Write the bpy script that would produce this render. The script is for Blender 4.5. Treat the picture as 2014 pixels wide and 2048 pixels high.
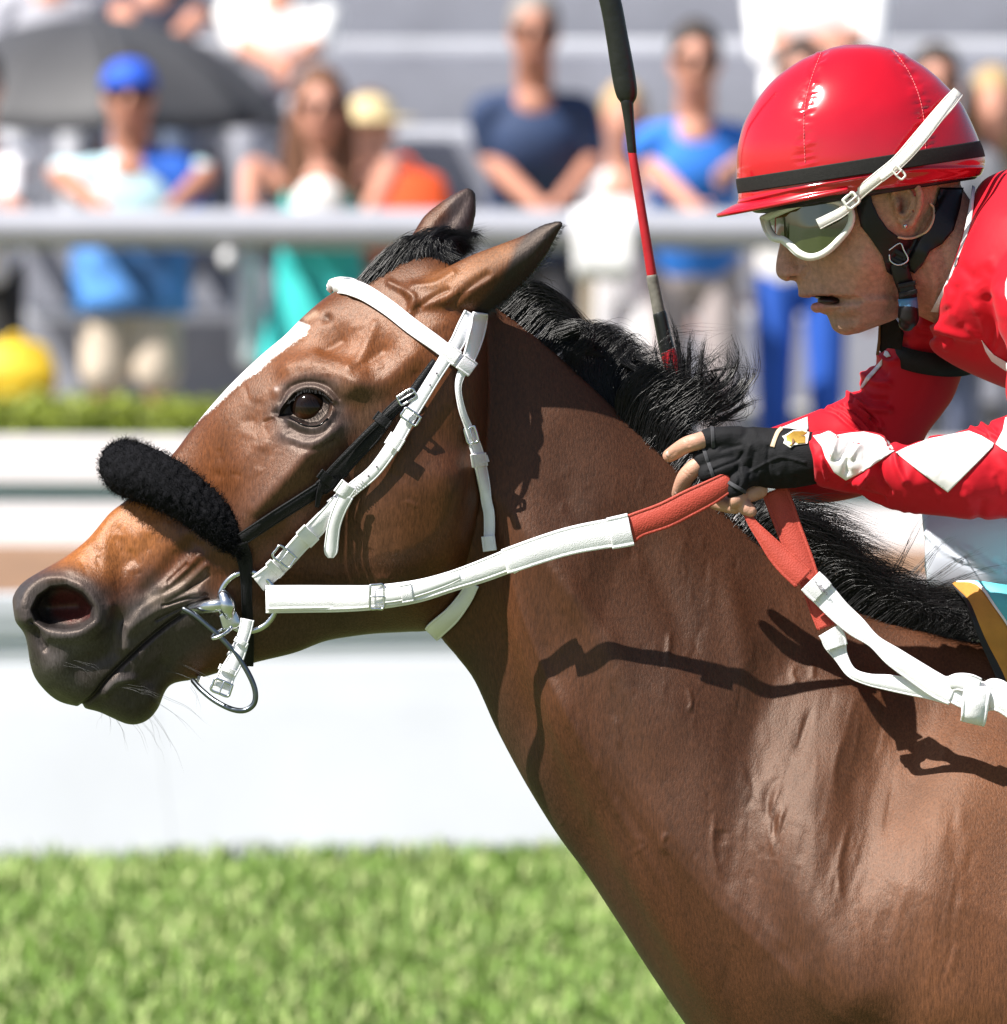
import bpy, bmesh, math, random
import numpy as np
from mathutils import Vector, Matrix
from mathutils.bvhtree import BVHTree
from mathutils.geometry import delaunay_2d_cdt

random.seed(7)
rng = np.random.default_rng(7)
for o in list(bpy.data.objects):
    bpy.data.objects.remove(o)
SC = bpy.context.scene
COL = SC.collection

# ------------------------------------------------------------------ camera
CAM_D, CAM_H, FPX = 16.0, 2.35, 27200.0
W0, H0 = 2014.0, 2048.0
PITCH = math.atan((1024 + 200) / FPX)
cam_data = bpy.data.cameras.new('camera')
cam = bpy.data.objects.new('camera', cam_data)
COL.objects.link(cam)
cam.location = (0, -CAM_D, CAM_H)
cam.rotation_euler = (math.pi / 2 - PITCH, 0, 0)
cam_data.sensor_fit = 'HORIZONTAL'
cam_data.sensor_width = 36.0
cam_data.lens = FPX / W0 * 36.0
cam_data.clip_end = 2000
cam_data.clip_start = 0.5
cam_data.dof.use_dof = True
cam_data.dof.focus_distance = CAM_D - 0.08
cam_data.dof.aperture_fstop = cam_data.lens / 1000.0 / 0.041
cam_data.dof.aperture_blades = 9
SC.camera = cam

# ------------------------------------------------------------------ light
SUN = Vector((-0.53, -0.32, 0.80)).normalized()
world = bpy.data.worlds.new('World')
SC.world = world
world.use_nodes = True
wn = world.node_tree.nodes
wl = world.node_tree.links
bg = wn['Background']
sky = wn.new('ShaderNodeTexSky')
sky.sky_type = 'NISHITA'
sky.sun_disc = False
sky.sun_elevation = math.asin(SUN.z)
sky.sun_rotation = math.atan2(SUN.x, SUN.y) % (2 * math.pi)
wl.new(sky.outputs[0], bg.inputs[0])
bg.inputs[1].default_value = 0.06
sun_data = bpy.data.lights.new('sun', 'SUN')
sun_data.energy = 5.0
sun_data.angle = math.radians(0.53)
sun_data.color = (1.0, 0.955, 0.89)
sun = bpy.data.objects.new('sun', sun_data)
COL.objects.link(sun)
sun.rotation_euler = SUN.to_track_quat('Z', 'Y').to_euler()
SC.view_settings.view_transform = 'Standard'
SC.view_settings.look = 'None'
SC.view_settings.exposure = 0.95
SC.view_settings.gamma = 1.0
SC.view_settings.use_curve_mapping = False
SC.render.engine = 'CYCLES'
SC.cycles.use_denoising = True
SC.cycles.max_bounces = 6
SC.cycles.transparent_max_bounces = 6

# ------------------------------------------------------------------ pixel helpers
CP, SP = math.cos(PITCH), math.sin(PITCH)

def PA(px, py, y):
    """photo pixel + depth plane -> world points (arrays)"""
    px = np.asarray(px, float); py = np.asarray(py, float); y = np.asarray(y, float)
    u = (px - W0 / 2) / FPX; v = -(py - H0 / 2) / FPX
    dy = CP + v * SP; dz = -SP + v * CP
    t = (y + CAM_D) / dy
    return np.stack([u * t, y + 0 * t, CAM_H + dz * t], -1)

def P(px, py, y=0.0):
    return Vector(PA(px, py, y))

def proj(co):
    rx = co[..., 0]; ry = co[..., 1] + CAM_D; rz = co[..., 2] - CAM_H
    dep = ry * CP - rz * SP; up = ry * SP + rz * CP
    return W0 / 2 + rx / dep * FPX, H0 / 2 - up / dep * FPX

def fr(ox, oy, k):
    return lambda *pts: [(ox + p[0] / k, oy + p[1] / k) + tuple(p[2:]) for p in pts]
D1 = fr(0, 900, 3.0); D2 = fr(380, 560, 4.0); D3 = fr(640, 360, 3.0); D4 = fr(400, 900, 3.0)
D5 = fr(1280, 780, 4.0); D6 = fr(1480, 380, 4.0); D7 = fr(1538, 950, 4.0); D8 = fr(1538, 560, 4.0)
C1 = fr(0, 340, 1 / 0.604); C2 = fr(1250, 50, 1 / 0.4132); C4 = fr(900, 1000, 1 / 0.5851)
C6 = fr(850, 0, 1 / 0.6114); V = fr(0, 0, 1 / 1.05777)

def crom(pts, n):
    """Catmull-Rom through rows of pts, n samples per span"""
    pts = np.asarray(pts, float)
    if len(pts) < 3:
        t = np.linspace(0, 1, n + 1)[:, None]
        return pts[0] * (1 - t) + pts[-1] * t
    e = np.vstack([2 * pts[0] - pts[1], pts, 2 * pts[-1] - pts[-2]])
    out = []
    for i in range(len(pts) - 1):
        p0, p1, p2, p3 = e[i:i + 4]
        for t in np.arange(n) / n:
            out.append(0.5 * ((2 * p1) + (-p0 + p2) * t + (2 * p0 - 5 * p1 + 4 * p2 - p3) * t * t + (-p0 + 3 * p1 - 3 * p2 + p3) * t ** 3))
    out.append(pts[-1])
    return np.array(out)

# ------------------------------------------------------------------ mesh helpers
class G:
    def __init__(s): s.v = []; s.f = []; s.n = 0
    def add(s, v, f):
        v = np.asarray(v, float).reshape(-1, 3)
        s.f += [tuple(int(i) + s.n for i in q) for q in f]
        s.v.append(v); s.n += len(v); return s
    def verts(s): return np.vstack(s.v)
    def mesh(s, name='mesh'):
        m = bpy.data.meshes.new(name)
        m.from_pydata(s.verts().tolist(), [], s.f); m.update(); return m

def grid_faces(n, k, closed=True):
    f = []
    for i in range(n - 1):
        for j in range(k if closed else k - 1):
            j2 = (j + 1) % k
            f.append((i * k + j, i * k + j2, (i + 1) * k + j2, (i + 1) * k + j))
    return f

def rings(R):
    """R: (n,k,3) closed rings with capped ends"""
    R = np.asarray(R, float); n, k, _ = R.shape
    v = np.vstack([R.reshape(-1, 3), R[0].mean(0)[None], R[-1].mean(0)[None]])
    f = grid_faces(n, k)
    a, b = n * k, n * k + 1
    for j in range(k):
        f.append((a, (j + 1) % k, j)); f.append((b, (n - 1) * k + j, (n - 1) * k + (j + 1) % k))
    return v, f

PROF = (.75, 1, 1, .95, .7)
def loft(st, k=64, sub=6, e=0.8):
    """st rows: (top_px, bottom_px, half width m, centre y m, width profile of 5)"""
    rows = []
    for s in st:
        pr = s[4] if len(s) > 4 else PROF
        yc = s[3] if len(s) > 3 else 0.0
        rows.append([s[0][0], s[0][1], s[1][0], s[1][1], s[2], yc] + list(pr))
    rows = crom(rows, sub)
    th = np.linspace(0, 2 * np.pi, k, endpoint=False)
    s = (1 - np.cos(th)) / 2
    sn = np.sign(np.sin(th)) * np.abs(np.sin(th)) ** e
    R = []
    for r in rows:
        w = max(r[4], 1e-4) * np.interp(s, [0, .25, .5, .75, 1], r[6:11]) * sn
        px = r[0] + (r[2] - r[0]) * s; py = r[1] + (r[3] - r[1]) * s
        R.append(PA(px, py, r[5] + w))
    return rings(R)

def frames(c):
    c = np.asarray(c, float)
    t = np.gradient(c, axis=0); t /= np.linalg.norm(t, axis=1)[:, None] + 1e-12
    a = np.array([0, 1., 0]) if abs(t[0][1]) < .8 else np.array([1., 0, 0])
    n = np.zeros_like(c)
    x = a - t[0] * a.dot(t[0]); n[0] = x / np.linalg.norm(x)
    for i in range(1, len(c)):
        x = n[i - 1] - t[i] * n[i - 1].dot(t[i]); n[i] = x / (np.linalg.norm(x) + 1e-12)
    return t, n, np.cross(t, n)

def tube(pts, rad, k=12, sub=5, round_ends=True, flat=None):
    """pts: world points; rad: radii or (r along first normal, r along binormal)"""
    pts = np.asarray([tuple(p) for p in pts], float)
    rad = np.asarray(rad, float)
    if rad.ndim == 0: rad = np.full(len(pts), float(rad))
    if rad.ndim == 1: rad = np.stack([rad, rad], 1)
    d = crom(np.hstack([pts, rad]), sub)
    c, r = d[:, :3], np.maximum(d[:, 3:], 1e-5)
    if round_ends:
        t, _, _ = frames(c)
        def cap(i, sgn):
            o = [(c[i] + sgn * t[i] * r[i].min() * math.sin(a), r[i] * math.cos(a)) for a in (0.45, 0.9, 1.3)]
            return o
        a = cap(0, -1)[::-1]; b = cap(-1, 1)
        c = np.vstack([[q[0] for q in a], c, [q[0] for q in b]])
        r = np.vstack([[q[1] for q in a], r, [q[1] for q in b]])
    t, n, b = frames(c)
    th = np.linspace(0, 2 * np.pi, k, endpoint=False)
    R = c[:, None] + n[:, None] * (np.cos(th)[None, :, None] * r[:, None, 0:1]) + b[:, None] * (np.sin(th)[None, :, None] * r[:, None, 1:2])
    return rings(R)

def ell(c, r, k=20, m=12, rot=None):
    th = np.linspace(0, 2 * np.pi, k, endpoint=False)
    R = []
    for a in np.linspace(-math.pi / 2 + .08, math.pi / 2 - .08, m):
        q = np.stack([np.cos(th) * math.cos(a) * r[0], np.sin(th) * math.cos(a) * r[1], np.full(k, math.sin(a) * r[2])], -1)
        if rot is not None: q = q @ np.array(rot).T
        R.append(q + np.asarray(c))
    return rings(R)

def box(c, s, rot=None):
    c = np.asarray(c, float); h = np.asarray(s, float) / 2
    v = np.array([(x, y, z) for x in (-1, 1) for y in (-1, 1) for z in (-1, 1)]) * h
    if rot is not None: v = v @ np.array(rot).T
    return v + c, [(0, 1, 3, 2), (4, 6, 7, 5), (0, 4, 5, 1), (2, 3, 7, 6), (0, 2, 6, 4), (1, 5, 7, 3)]

def link(name, mesh, mat=None, parent=None, smooth=True):
    o = bpy.data.objects.new(name, mesh); COL.objects.link(o)
    if mat is not None: mesh.materials.append(mat)
    if smooth and len(mesh.polygons):
        mesh.polygons.foreach_set('use_smooth', np.ones(len(mesh.polygons), bool))
    if parent is not None:
        o.parent = parent
        o.matrix_parent_inverse = Matrix.Translation(parent.location).inverted()
    return o

def make(name, parts, mat=None, parent=None, smooth=True, bevel=0.0, sub=0):
    g = G()
    for p in parts: g.add(*p)
    o = link(name, g.mesh(name), mat, parent, smooth)
    if bevel:
        m = o.modifiers.new('bevel', 'BEVEL'); m.width = bevel; m.segments = 2; m.limit_method = 'ANGLE'
    if sub:
        m = o.modifiers.new('sub', 'SUBSURF'); m.levels = sub; m.render_levels = sub
    return o

def blob(name, parts, voxel, smooth=6, fac=0.5):
    g = G()
    for p in parts: g.add(*p)
    m = g.mesh('tmp'); o = bpy.data.objects.new('tmp', m); COL.objects.link(o)
    r = o.modifiers.new('r', 'REMESH'); r.mode = 'VOXEL'; r.voxel_size = voxel
    if smooth:
        q = o.modifiers.new('s', 'SMOOTH'); q.factor = fac; q.iterations = smooth
    dg = bpy.context.evaluated_depsgraph_get()
    out = bpy.data.meshes.new_from_object(o.evaluated_get(dg)); out.name = name
    bpy.data.objects.remove(o); bpy.data.meshes.remove(m)
    return out

def tag(o, label, cat, group=None):
    o['label'] = label; o['category'] = cat
    if group: o['group'] = group
    return o

def thing(name, label, cat, loc=(0, 0, 0), group=None):
    o = bpy.data.objects.new(name, None); COL.objects.link(o)
    o.location = loc; o.empty_display_size = 0.1
    return tag(o, label, cat, group)

def get_co(m):
    a = np.empty(len(m.vertices) * 3, np.float32); m.vertices.foreach_get('co', a); return a.reshape(-1, 3).astype(float)
def set_co(m, a):
    m.vertices.foreach_set('co', np.asarray(a, np.float32).ravel()); m.update()
def get_no(m):
    a = np.empty(len(m.vertices) * 3, np.float32); m.vertex_normals.foreach_get('vector', a); return a.reshape(-1, 3).astype(float)

def seg_dist(px, py, pts):
    """distance of pixels to a polyline, and position along it 0..1"""
    pts = np.asarray([p[:2] for p in pts], float)
    best = np.full(len(px), 1e9); where = np.zeros(len(px)); n = max(len(pts) - 1, 1)
    if len(pts) == 1:
        return np.hypot(px - pts[0, 0], py - pts[0, 1]), where
    for i in range(len(pts) - 1):
        a, b = pts[i], pts[i + 1]; d = b - a; L = d.dot(d) + 1e-9
        t = np.clip(((px - a[0]) * d[0] + (py - a[1]) * d[1]) / L, 0, 1)
        q = np.hypot(px - a[0] - d[0] * t, py - a[1] - d[1] * t)
        m = q < best; best[m] = q[m]; where[m] = (i + t[m]) / n
    return best, where

def in_poly(px, py, poly):
    poly = np.asarray([p[:2] for p in poly], float); c = np.zeros(len(px), bool); j = len(poly) - 1
    for i in range(len(poly)):
        xi, yi = poly[i]; xj, yj = poly[j]
        c ^= ((yi > py) != (yj > py)) & (px < (xj - xi) * (py - yi) / (yj - yi + 1e-12) + xi)
        j = i
    return c

def poly_mask(px, py, poly, soft):
    """1 inside, fading to 0 over `soft` px outside/inside the edge"""
    d, _ = seg_dist(px, py, list(poly) + [poly[0]])
    s = np.where(in_poly(px, py, poly), d, -d)
    return np.clip(0.5 + s / (2 * soft), 0, 1)

class Sculpt:
    def __init__(s, mesh):
        s.m = mesh; s.co = get_co(mesh); s.no = get_no(mesh); s.px, s.py = proj(s.co)
        s.col = np.ones((len(s.co), 4))
    def refresh(s):
        set_co(s.m, s.co); s.no = get_no(s.m); s.px, s.py = proj(s.co)
    def near(s, pts, r, ylim):
        p = np.asarray([q[:2] for q in pts], float)
        m = (s.px > p[:, 0].min() - r) & (s.px < p[:, 0].max() + r) & (s.py > p[:, 1].min() - r) & (s.py < p[:, 1].max() + r)
        if ylim is not None: m &= (s.co[:, 1] > ylim[0]) & (s.co[:, 1] < ylim[1])
        return np.nonzero(m)[0]
    def stroke(s, pts, r, h, ylim=None, taper=False, smooth=True, along=None):
        """raise (h>0, metres) or press a gaussian stroke of radius r px; both sides of the body"""
        if smooth and len(pts) > 2: pts = crom([p[:2] for p in pts], 4)
        i = s.near(pts, r * 2.6, ylim)
        if not len(i): return
        d, w = seg_dist(s.px[i], s.py[i], pts)
        a = np.exp(-(d / r) ** 2) * h
        if taper: a *= np.clip(np.minimum(w, 1 - w) * 4, 0.0, 1)
        dr = s.no[i] if along is None else np.sign(s.co[i, 1:2]) * np.array([[0, 1., 0]])
        s.co[i] += dr * a[:, None]
    def field(s, poly, soft, h, ylim=None):
        i = s.near(poly, soft * 2, ylim)
        if not len(i): return
        a = poly_mask(s.px[i], s.py[i], poly, soft); a = a * a * (3 - 2 * a) * h
        s.co[i] += s.no[i] * a[:, None]
    def paint(s, c, pts, r, amt=1.0, ylim=None, smooth=True, power=2):
        if smooth and len(pts) > 2: pts = crom([p[:2] for p in pts], 4)
        i = s.near(pts, r * 2.6, ylim)
        if not len(i): return
        d, _ = seg_dist(s.px[i], s.py[i], pts)
        a = (np.exp(-(d / r) ** power) * amt)[:, None]
        s.col[i, :3] = s.col[i, :3] * (1 - a) + np.array(c) * a
    def paint_poly(s, c, poly, soft, amt=1.0, ylim=None):
        i = s.near(poly, soft * 2, ylim)
        if not len(i): return
        a = (poly_mask(s.px[i], s.py[i], poly, soft) * amt)[:, None]
        s.col[i, :3] = s.col[i, :3] * (1 - a) + np.array(c) * a
    def done(s):
        set_co(s.m, s.co)
        a = s.m.color_attributes.new('tint', 'FLOAT_COLOR', 'POINT')
        a.data.foreach_set('color', s.col.astype(np.float32).ravel())

def refine(mesh, sel):
    """split the quads whose verts all satisfy sel (bool per vertex)"""
    bm = bmesh.new(); bm.from_mesh(mesh); bm.verts.ensure_lookup_table()
    ok = sel
    ed = [e for e in bm.edges if ok[e.verts[0].index] and ok[e.verts[1].index]]
    bmesh.ops.subdivide_edges(bm, edges=ed, cuts=1, use_grid_fill=True, smooth=0.0)
    bm.to_mesh(mesh); bm.free(); mesh.update()

# ------------------------------------------------------------------ materials
def mat(name, col, rough=0.6, spec=0.5, metal=0.0, var=0.10, vscale=30.0, bump=0.0, bscale=200.0, coat=0.0, sheen=0.0,
        attr=False, stretch=None, trans=0.0, sss=0.0, rvar=0.0, weave=0.0):
    m = bpy.data.materials.new(name); m.use_nodes = True
    N, L = m.node_tree.nodes, m.node_tree.links
    b = N['Principled BSDF']
    tc = N.new('ShaderNodeTexCoord'); src = tc.outputs['Object']
    if stretch is not None:
        mp = N.new('ShaderNodeMapping'); mp.inputs['Rotation'].default_value = stretch[0]; mp.inputs['Scale'].default_value = stretch[1]
        L.new(src, mp.inputs[0]); src = mp.outputs[0]
    nz = N.new('ShaderNodeTexNoise'); nz.inputs['Scale'].default_value = vscale; nz.inputs['Detail'].default_value = 4
    L.new(src, nz.inputs['Vector'])
    mr = N.new('ShaderNodeMapRange'); mr.inputs[1].default_value = .25; mr.inputs[2].default_value = .75
    mr.inputs[3].default_value = 1 - var; mr.inputs[4].default_value = 1 + var
    L.new(nz.outputs[0], mr.inputs[0])
    mx = N.new('ShaderNodeMix'); mx.data_type = 'RGBA'; mx.blend_type = 'MULTIPLY'; mx.inputs[0].default_value = 1
    if attr:
        at = N.new('ShaderNodeAttribute'); at.attribute_name = 'tint'; L.new(at.outputs[0], mx.inputs[6])
    else:
        mx.inputs[6].default_value = (*col, 1)
    L.new(mr.outputs[0], mx.inputs[7])
    L.new(mx.outputs[2], b.inputs['Base Color'])
    b.inputs['Roughness'].default_value = rough
    b.inputs['Metallic'].default_value = metal
    b.inputs['Specular IOR Level'].default_value = spec
    if coat: b.inputs['Coat Weight'].default_value = coat; b.inputs['Coat Roughness'].default_value = .08
    if sheen: b.inputs['Sheen Weight'].default_value = sheen; b.inputs['Sheen Roughness'].default_value = .4
    if trans: b.inputs['Transmission Weight'].default_value = trans
    if sss: b.inputs['Subsurface Weight'].default_value = sss; b.inputs['Subsurface Radius'].default_value = (.006, .003, .0015); b.inputs['Subsurface Scale'].default_value = 1
    if rvar:
        m2 = N.new('ShaderNodeMapRange'); m2.inputs[1].default_value = .3; m2.inputs[2].default_value = .7
        m2.inputs[3].default_value = rough - rvar; m2.inputs[4].default_value = rough + rvar
        n3 = N.new('ShaderNodeTexNoise'); n3.inputs['Scale'].default_value = vscale * .7; L.new(src, n3.inputs['Vector'])
        L.new(n3.outputs[0], m2.inputs[0]); L.new(m2.outputs[0], b.inputs['Roughness'])
    if bump or weave:
        bp = N.new('ShaderNodeBump'); bp.inputs['Distance'].default_value = .002
        if weave:
            w1 = N.new('ShaderNodeTexVoronoi'); w1.inputs['Scale'].default_value = weave; L.new(tc.outputs['Object'], w1.inputs['Vector'])
            L.new(w1.outputs['Distance'], bp.inputs['Height']); bp.inputs['Strength'].default_value = .22
        else:
            n2 = N.new('ShaderNodeTexNoise'); n2.inputs['Scale'].default_value = bscale; n2.inputs['Detail'].default_value = 3
            L.new(src, n2.inputs['Vector']); L.new(n2.outputs[0], bp.inputs['Height']); bp.inputs['Strength'].default_value = bump
        L.new(bp.outputs[0], b.inputs['Normal'])
    return m
# ================================================================== SETTING
M_GRASS = mat('turf', (.085, .115, .030), rough=.8, var=.45, vscale=6)
M_BLADE = mat('grass_blade', (.160, .265, .050), rough=.6, spec=.3, var=.42, vscale=26.0)
M_STRAW = mat('grass_straw', (.40, .46, .18), rough=.7, var=.4, vscale=9)
M_DIRT = mat('dirt', (.22, .125, .070), rough=.95, var=.25, vscale=4)
M_CONC = mat('apron_concrete', (.36, .35, .33), rough=.9, var=.15, vscale=3)
M_WPAINT = mat('white_paint', (.82, .82, .84), rough=.5, var=.03, vscale=5)
M_RAILG = mat('rail_aluminium', (.40, .41, .46), rough=.4, metal=.3, var=.06, vscale=8)
M_BENCH = mat('bench_aluminium', (.62, .63, .68), rough=.5, metal=.2, var=.1, vscale=6)
M_RISER = mat('riser_grey', (.27, .28, .33), rough=.7, var=.12, vscale=4)
M_POST = mat('dark_steel', (.10, .10, .11), rough=.6)
M_TANW = mat('tan_wall', (.40, .33, .24), rough=.85, var=.15, vscale=3)
M_HEDGE = mat('hedge_leaf', (.25, .30, .035), rough=.55, var=.6, vscale=14)
M_BARR = mat('barrier_vinyl', (.53, .545, .575), rough=.6, var=.06, vscale=2.5)
M_BACK = mat('backing_shade', (.30, .42, .40), rough=.8, var=.05)  # white backing board, its shade put into a grey-green colour
M_HEDGED = mat('hedge_core', (.16, .20, .025), rough=.9)

def struct(name, parts, m):
    o = make(name, parts, m, smooth=False); o['kind'] = 'structure'; return o
def YD(d): return d - CAM_D
struct('grass_ground', [([(-400, -60, 0), (400, -60, 0), (400, 600, 0), (-400, 600, 0)], [(0, 1, 2, 3)])], M_GRASS)
struct('dirt_track', [([(-120, YD(34.6), .004), (120, YD(34.6), .004), (120, YD(49.6), .004), (-120, YD(49.6), .004)], [(0, 1, 2, 3)])], M_DIRT)
struct('apron', [box((0, YD(51.2) + 10, .06), (240, 20, .12))], M_CONC)
g = G(); gs = G()
NB = 130000
bx_ = rng.uniform(-4.2, 4.2, NB); bd = 24.5 + 9.6 * rng.random(NB) ** .8
clump = np.sin(bx_ * 9 + 3 * np.sin(bd * 5)) * np.sin(bd * 7 + 2 * np.sin(bx_ * 6))
hgt = (.022 + .036 * rng.random(NB)) * (1 + .35 * clump)
an = rng.random(NB) * 6.28; ln = .3 + .7 * rng.random(NB)
vv = np.zeros((NB, 5, 3))
w = .0030 + .0027 * rng.random(NB)
dx, dy = np.cos(an), np.sin(an)
base = np.stack([bx_, bd - CAM_D, np.zeros(NB)], 1)
side = np.stack([-dy, dx, 0 * dx], 1) * w[:, None]
mid = base + np.stack([dx * hgt * .25 * ln, dy * hgt * .25 * ln, hgt * .6], 1); tip = base + np.stack([dx * hgt * .8 * ln, dy * hgt * .8 * ln, hgt * (1 - .25 * ln)], 1)
vv[:, 0] = base - side; vv[:, 1] = base + side; vv[:, 2] = mid + side * .8; vv[:, 3] = mid - side * .8; vv[:, 4] = tip
dry = rng.random(NB) < .20 + .22 * (clump > .4)
for sel, gg in ((~dry, g), (dry, gs)):
    q = vv[sel]; n = len(q); i0 = np.arange(n) * 5
    f = [(a, a + 1, a + 2, a + 3) for a in i0.tolist()] + [(a + 3, a + 2, a + 4) for a in i0.tolist()]
    gg.v.append(q.reshape(-1, 3)); gg.f = f; gg.n = n * 5
o = link('grass', g.mesh('grass'), M_BLADE); o['kind'] = 'stuff'; tag(o, 'green turf grass along the foot of the white barrier', 'grass')
o = link('dry_grass', gs.mesh('dry_grass'), M_STRAW); o['kind'] = 'stuff'; tag(o, 'pale dry blades scattered through the green turf', 'grass')

# ---- near white barrier
def slab(name, path, prof, m, parent=None):
    """extrude a closed (offset towards camera, z) profile along path [(x,d)]"""
    path = np.array(path, float); t = np.gradient(path, axis=0); t /= np.linalg.norm(t, axis=1)[:, None]
    nrm = np.stack([t[:, 1], -t[:, 0]], 1)
    R = []
    for p, n_ in zip(path, nrm):
        R.append([(p[0] + n_[0] * a, p[1] - CAM_D + n_[1] * a, z) for a, z in prof])
    return make(name, [rings(R)], m, parent, smooth=False)
bar = thing('barrier', 'long white boarded barrier standing on the turf behind the horse', 'barrier', (0, YD(33.5), 0))
prof = [(.34, -.03), (.325, .03), (.24, .20), (.160, .36), (.128, .42), (.110, .455), (.098, .475), (.094, .50), (.096, .515), (.092, .53), (.100, .545), (.100, .600), (.092, .640), (-.02, .645), (-.06, .63), (-.06, -.03)]
def bd_at(x): return 33.45 + (x + 1.2) * .30
for k_ in range(-4, 6):
    x0 = k_ * 1.83 - .9; x1 = x0 + 1.8285
    slab('panel', [(x, bd_at(x)) for x in np.linspace(x0, x1, 8)], prof, M_BARR, bar)

# ---- low white fence and hedge before the crowd
fence = thing('low_fence', 'low white two-board fence along the dirt track below the hedge', 'fence', (0, YD(49.4), 0))
def fd(x): return 49.4 - .10 * x
for k_ in range(-3, 3):
    x0 = k_ * 2.4; xs = np.linspace(x0, x0 + 2.394, 4)
    slab('board', [(x, fd(x)) for x in xs], [(.02, .235), (.02, .398), (-.02, .398), (-.02, .235)], M_WPAINT, fence)
    slab('board', [(x, fd(x)) for x in xs], [(.02, .0), (.02, .150), (-.02, .150), (-.02, .0)], M_WPAINT, fence)
    slab('backing_board', [(x, fd(x) + .10) for x in xs], [(.01, .02), (.01, .37), (-.01, .37), (-.01, .02)], M_BACK, fence)
    make('post', [box((x0, YD(fd(x0)) + .062, .195), (.07, .07, .39))], M_WPAINT, fence, smooth=False)
hedge = thing('hedge', 'clipped yellow-green hedge running behind the low white fence', 'hedge', (0, YD(50.2), 0))
make('core', [box((-3.0, YD(50.25), .26), (7.2, .42, .42))], M_HEDGED, hedge, smooth=False)
gh = G(); NL = 11000
lx = rng.uniform(-3.2, .6, NL); top = rng.random(NL) < .55
ly = np.where(top, rng.uniform(-.26, .26, NL), -.24 + .05 * rng.normal(size=NL)); lz = np.where(top, .475 + .02 * rng.normal(size=NL) + .012 * np.sin(lx * 7), rng.uniform(.1, .49, NL))
c = np.stack([lx, YD(50.25) + ly - .10 * lx * 0, lz], 1)
u = rng.normal(size=(NL, 3)); u /= np.linalg.norm(u, axis=1)[:, None]; v_ = np.cross(u, rng.normal(size=(NL, 3))); v_ /= np.linalg.norm(v_, axis=1)[:, None]
s_ = (.012 + .014 * rng.random(NL))[:, None]
q = np.stack([c - u * s_, c + v_ * s_ * .5, c + u * s_, c - v_ * s_ * .5], 1)
gh.v.append(q.reshape(-1, 3)); gh.f = [(a, a + 1, a + 2, a + 3) for a in range(0, NL * 4, 4)]; gh.n = NL * 4
link('leaves', gh.mesh('leaves'), M_HEDGE, hedge, smooth=False)['kind'] = 'stuff'

# ---- crowd rail
rail = thing('crowd_rail', 'thick grey metal rail the spectators lean on', 'railing', (0, YD(51), .12))
def rd(x): return 51.0 - .06 * x
def rp(x, z, dd=0): return (x, YD(rd(x) + dd), z)
make('top_rail', [tube([rp(x, 1.115) for x in np.linspace(-7, 7, 9)], [(.055, .075)] * 9, 20, 2)], M_RAILG, rail)
for px in (455, 1245):
    x = (px - 1007) / 533.
    make('bracket', [ell(rp(x, 1.005, -.05), (.028, .028, .034), 16, 10)], M_WPAINT, rail)

for px in (-330, 1178, 2300):
    x = (px - 1007) / 533.
    make('post', [tube([rp(x, .12, .04), rp(x, 1.05, .04)], .024, 14, 2)], M_TANW, rail)

# ---- bleachers and wall
bl = thing('bleachers', 'grey aluminium bleacher rows rising behind the crowd', 'bleachers', (0, YD(55), .12))
for i, (z, d) in enumerate([(.70, 54.2), (1.05, 54.8), (1.40, 55.4), (1.75, 56.0), (2.10, 56.6), (2.45, 57.2), (2.80, 57.8)]):
    for k_ in range(-3, 4):
        make('seat_plank', [box((k_ * 2.02 + .3 * (i % 2), YD(d), z), (2.0, .30, .05))], M_BENCH, bl, smooth=False, bevel=.008)
    make('riser', [box((0, YD(d) + .32, z - .20), (15, .03, .33))], M_RISER, bl, smooth=False)
    make('foot_plank', [box((0, YD(d) + .45, z - .035), (15, .25, .035))], M_BENCH, bl, smooth=False)
for x in (-2.4, 2.4):
    make('support', [box((x, YD(55.1), 1.2), (.06, .06, 2.2))], M_POST, bl, smooth=False)
wall = thing('wall', 'tan concrete wall with pillars beyond the bleachers at far right', 'wall', (2.4, YD(59), 0))
make('face', [box((3.2, YD(59.5), 2), (3.0, .3, 5))], M_TANW, wall, smooth=False)
for x in (1.75, 2.12):
    make('pillar', [box((x, YD(59.2), 2), (.16, .2, 5))], M_TANW, wall, smooth=False)

# ================================================================== SPECTATORS
def cmat(name, c, **k): return mat(name, c, rough=k.pop('rough', .75), var=k.pop('var', .10), vscale=k.pop('vscale', 12), **k)
SK1 = cmat('skin_fair', (.56, .27, .19), rough=.6); SK2 = cmat('skin_tan', (.46, .21, .14), rough=.6)
DARKG = mat('sunglass', (.012, .010, .010), rough=.4, spec=.1)
HAIRD = cmat('hair_dark', (.03, .02, .015)); HAIRB = cmat('hair_auburn', (.14, .06, .03)); HAIRY = cmat('hair_blond', (.42, .29, .14)); HAIRG = cmat('hair_grey', (.25, .22, .2))
MOUTH = cmat('lips', (.26, .09, .08)); SHOE = cmat('shoe', (.05, .045, .04))

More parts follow.
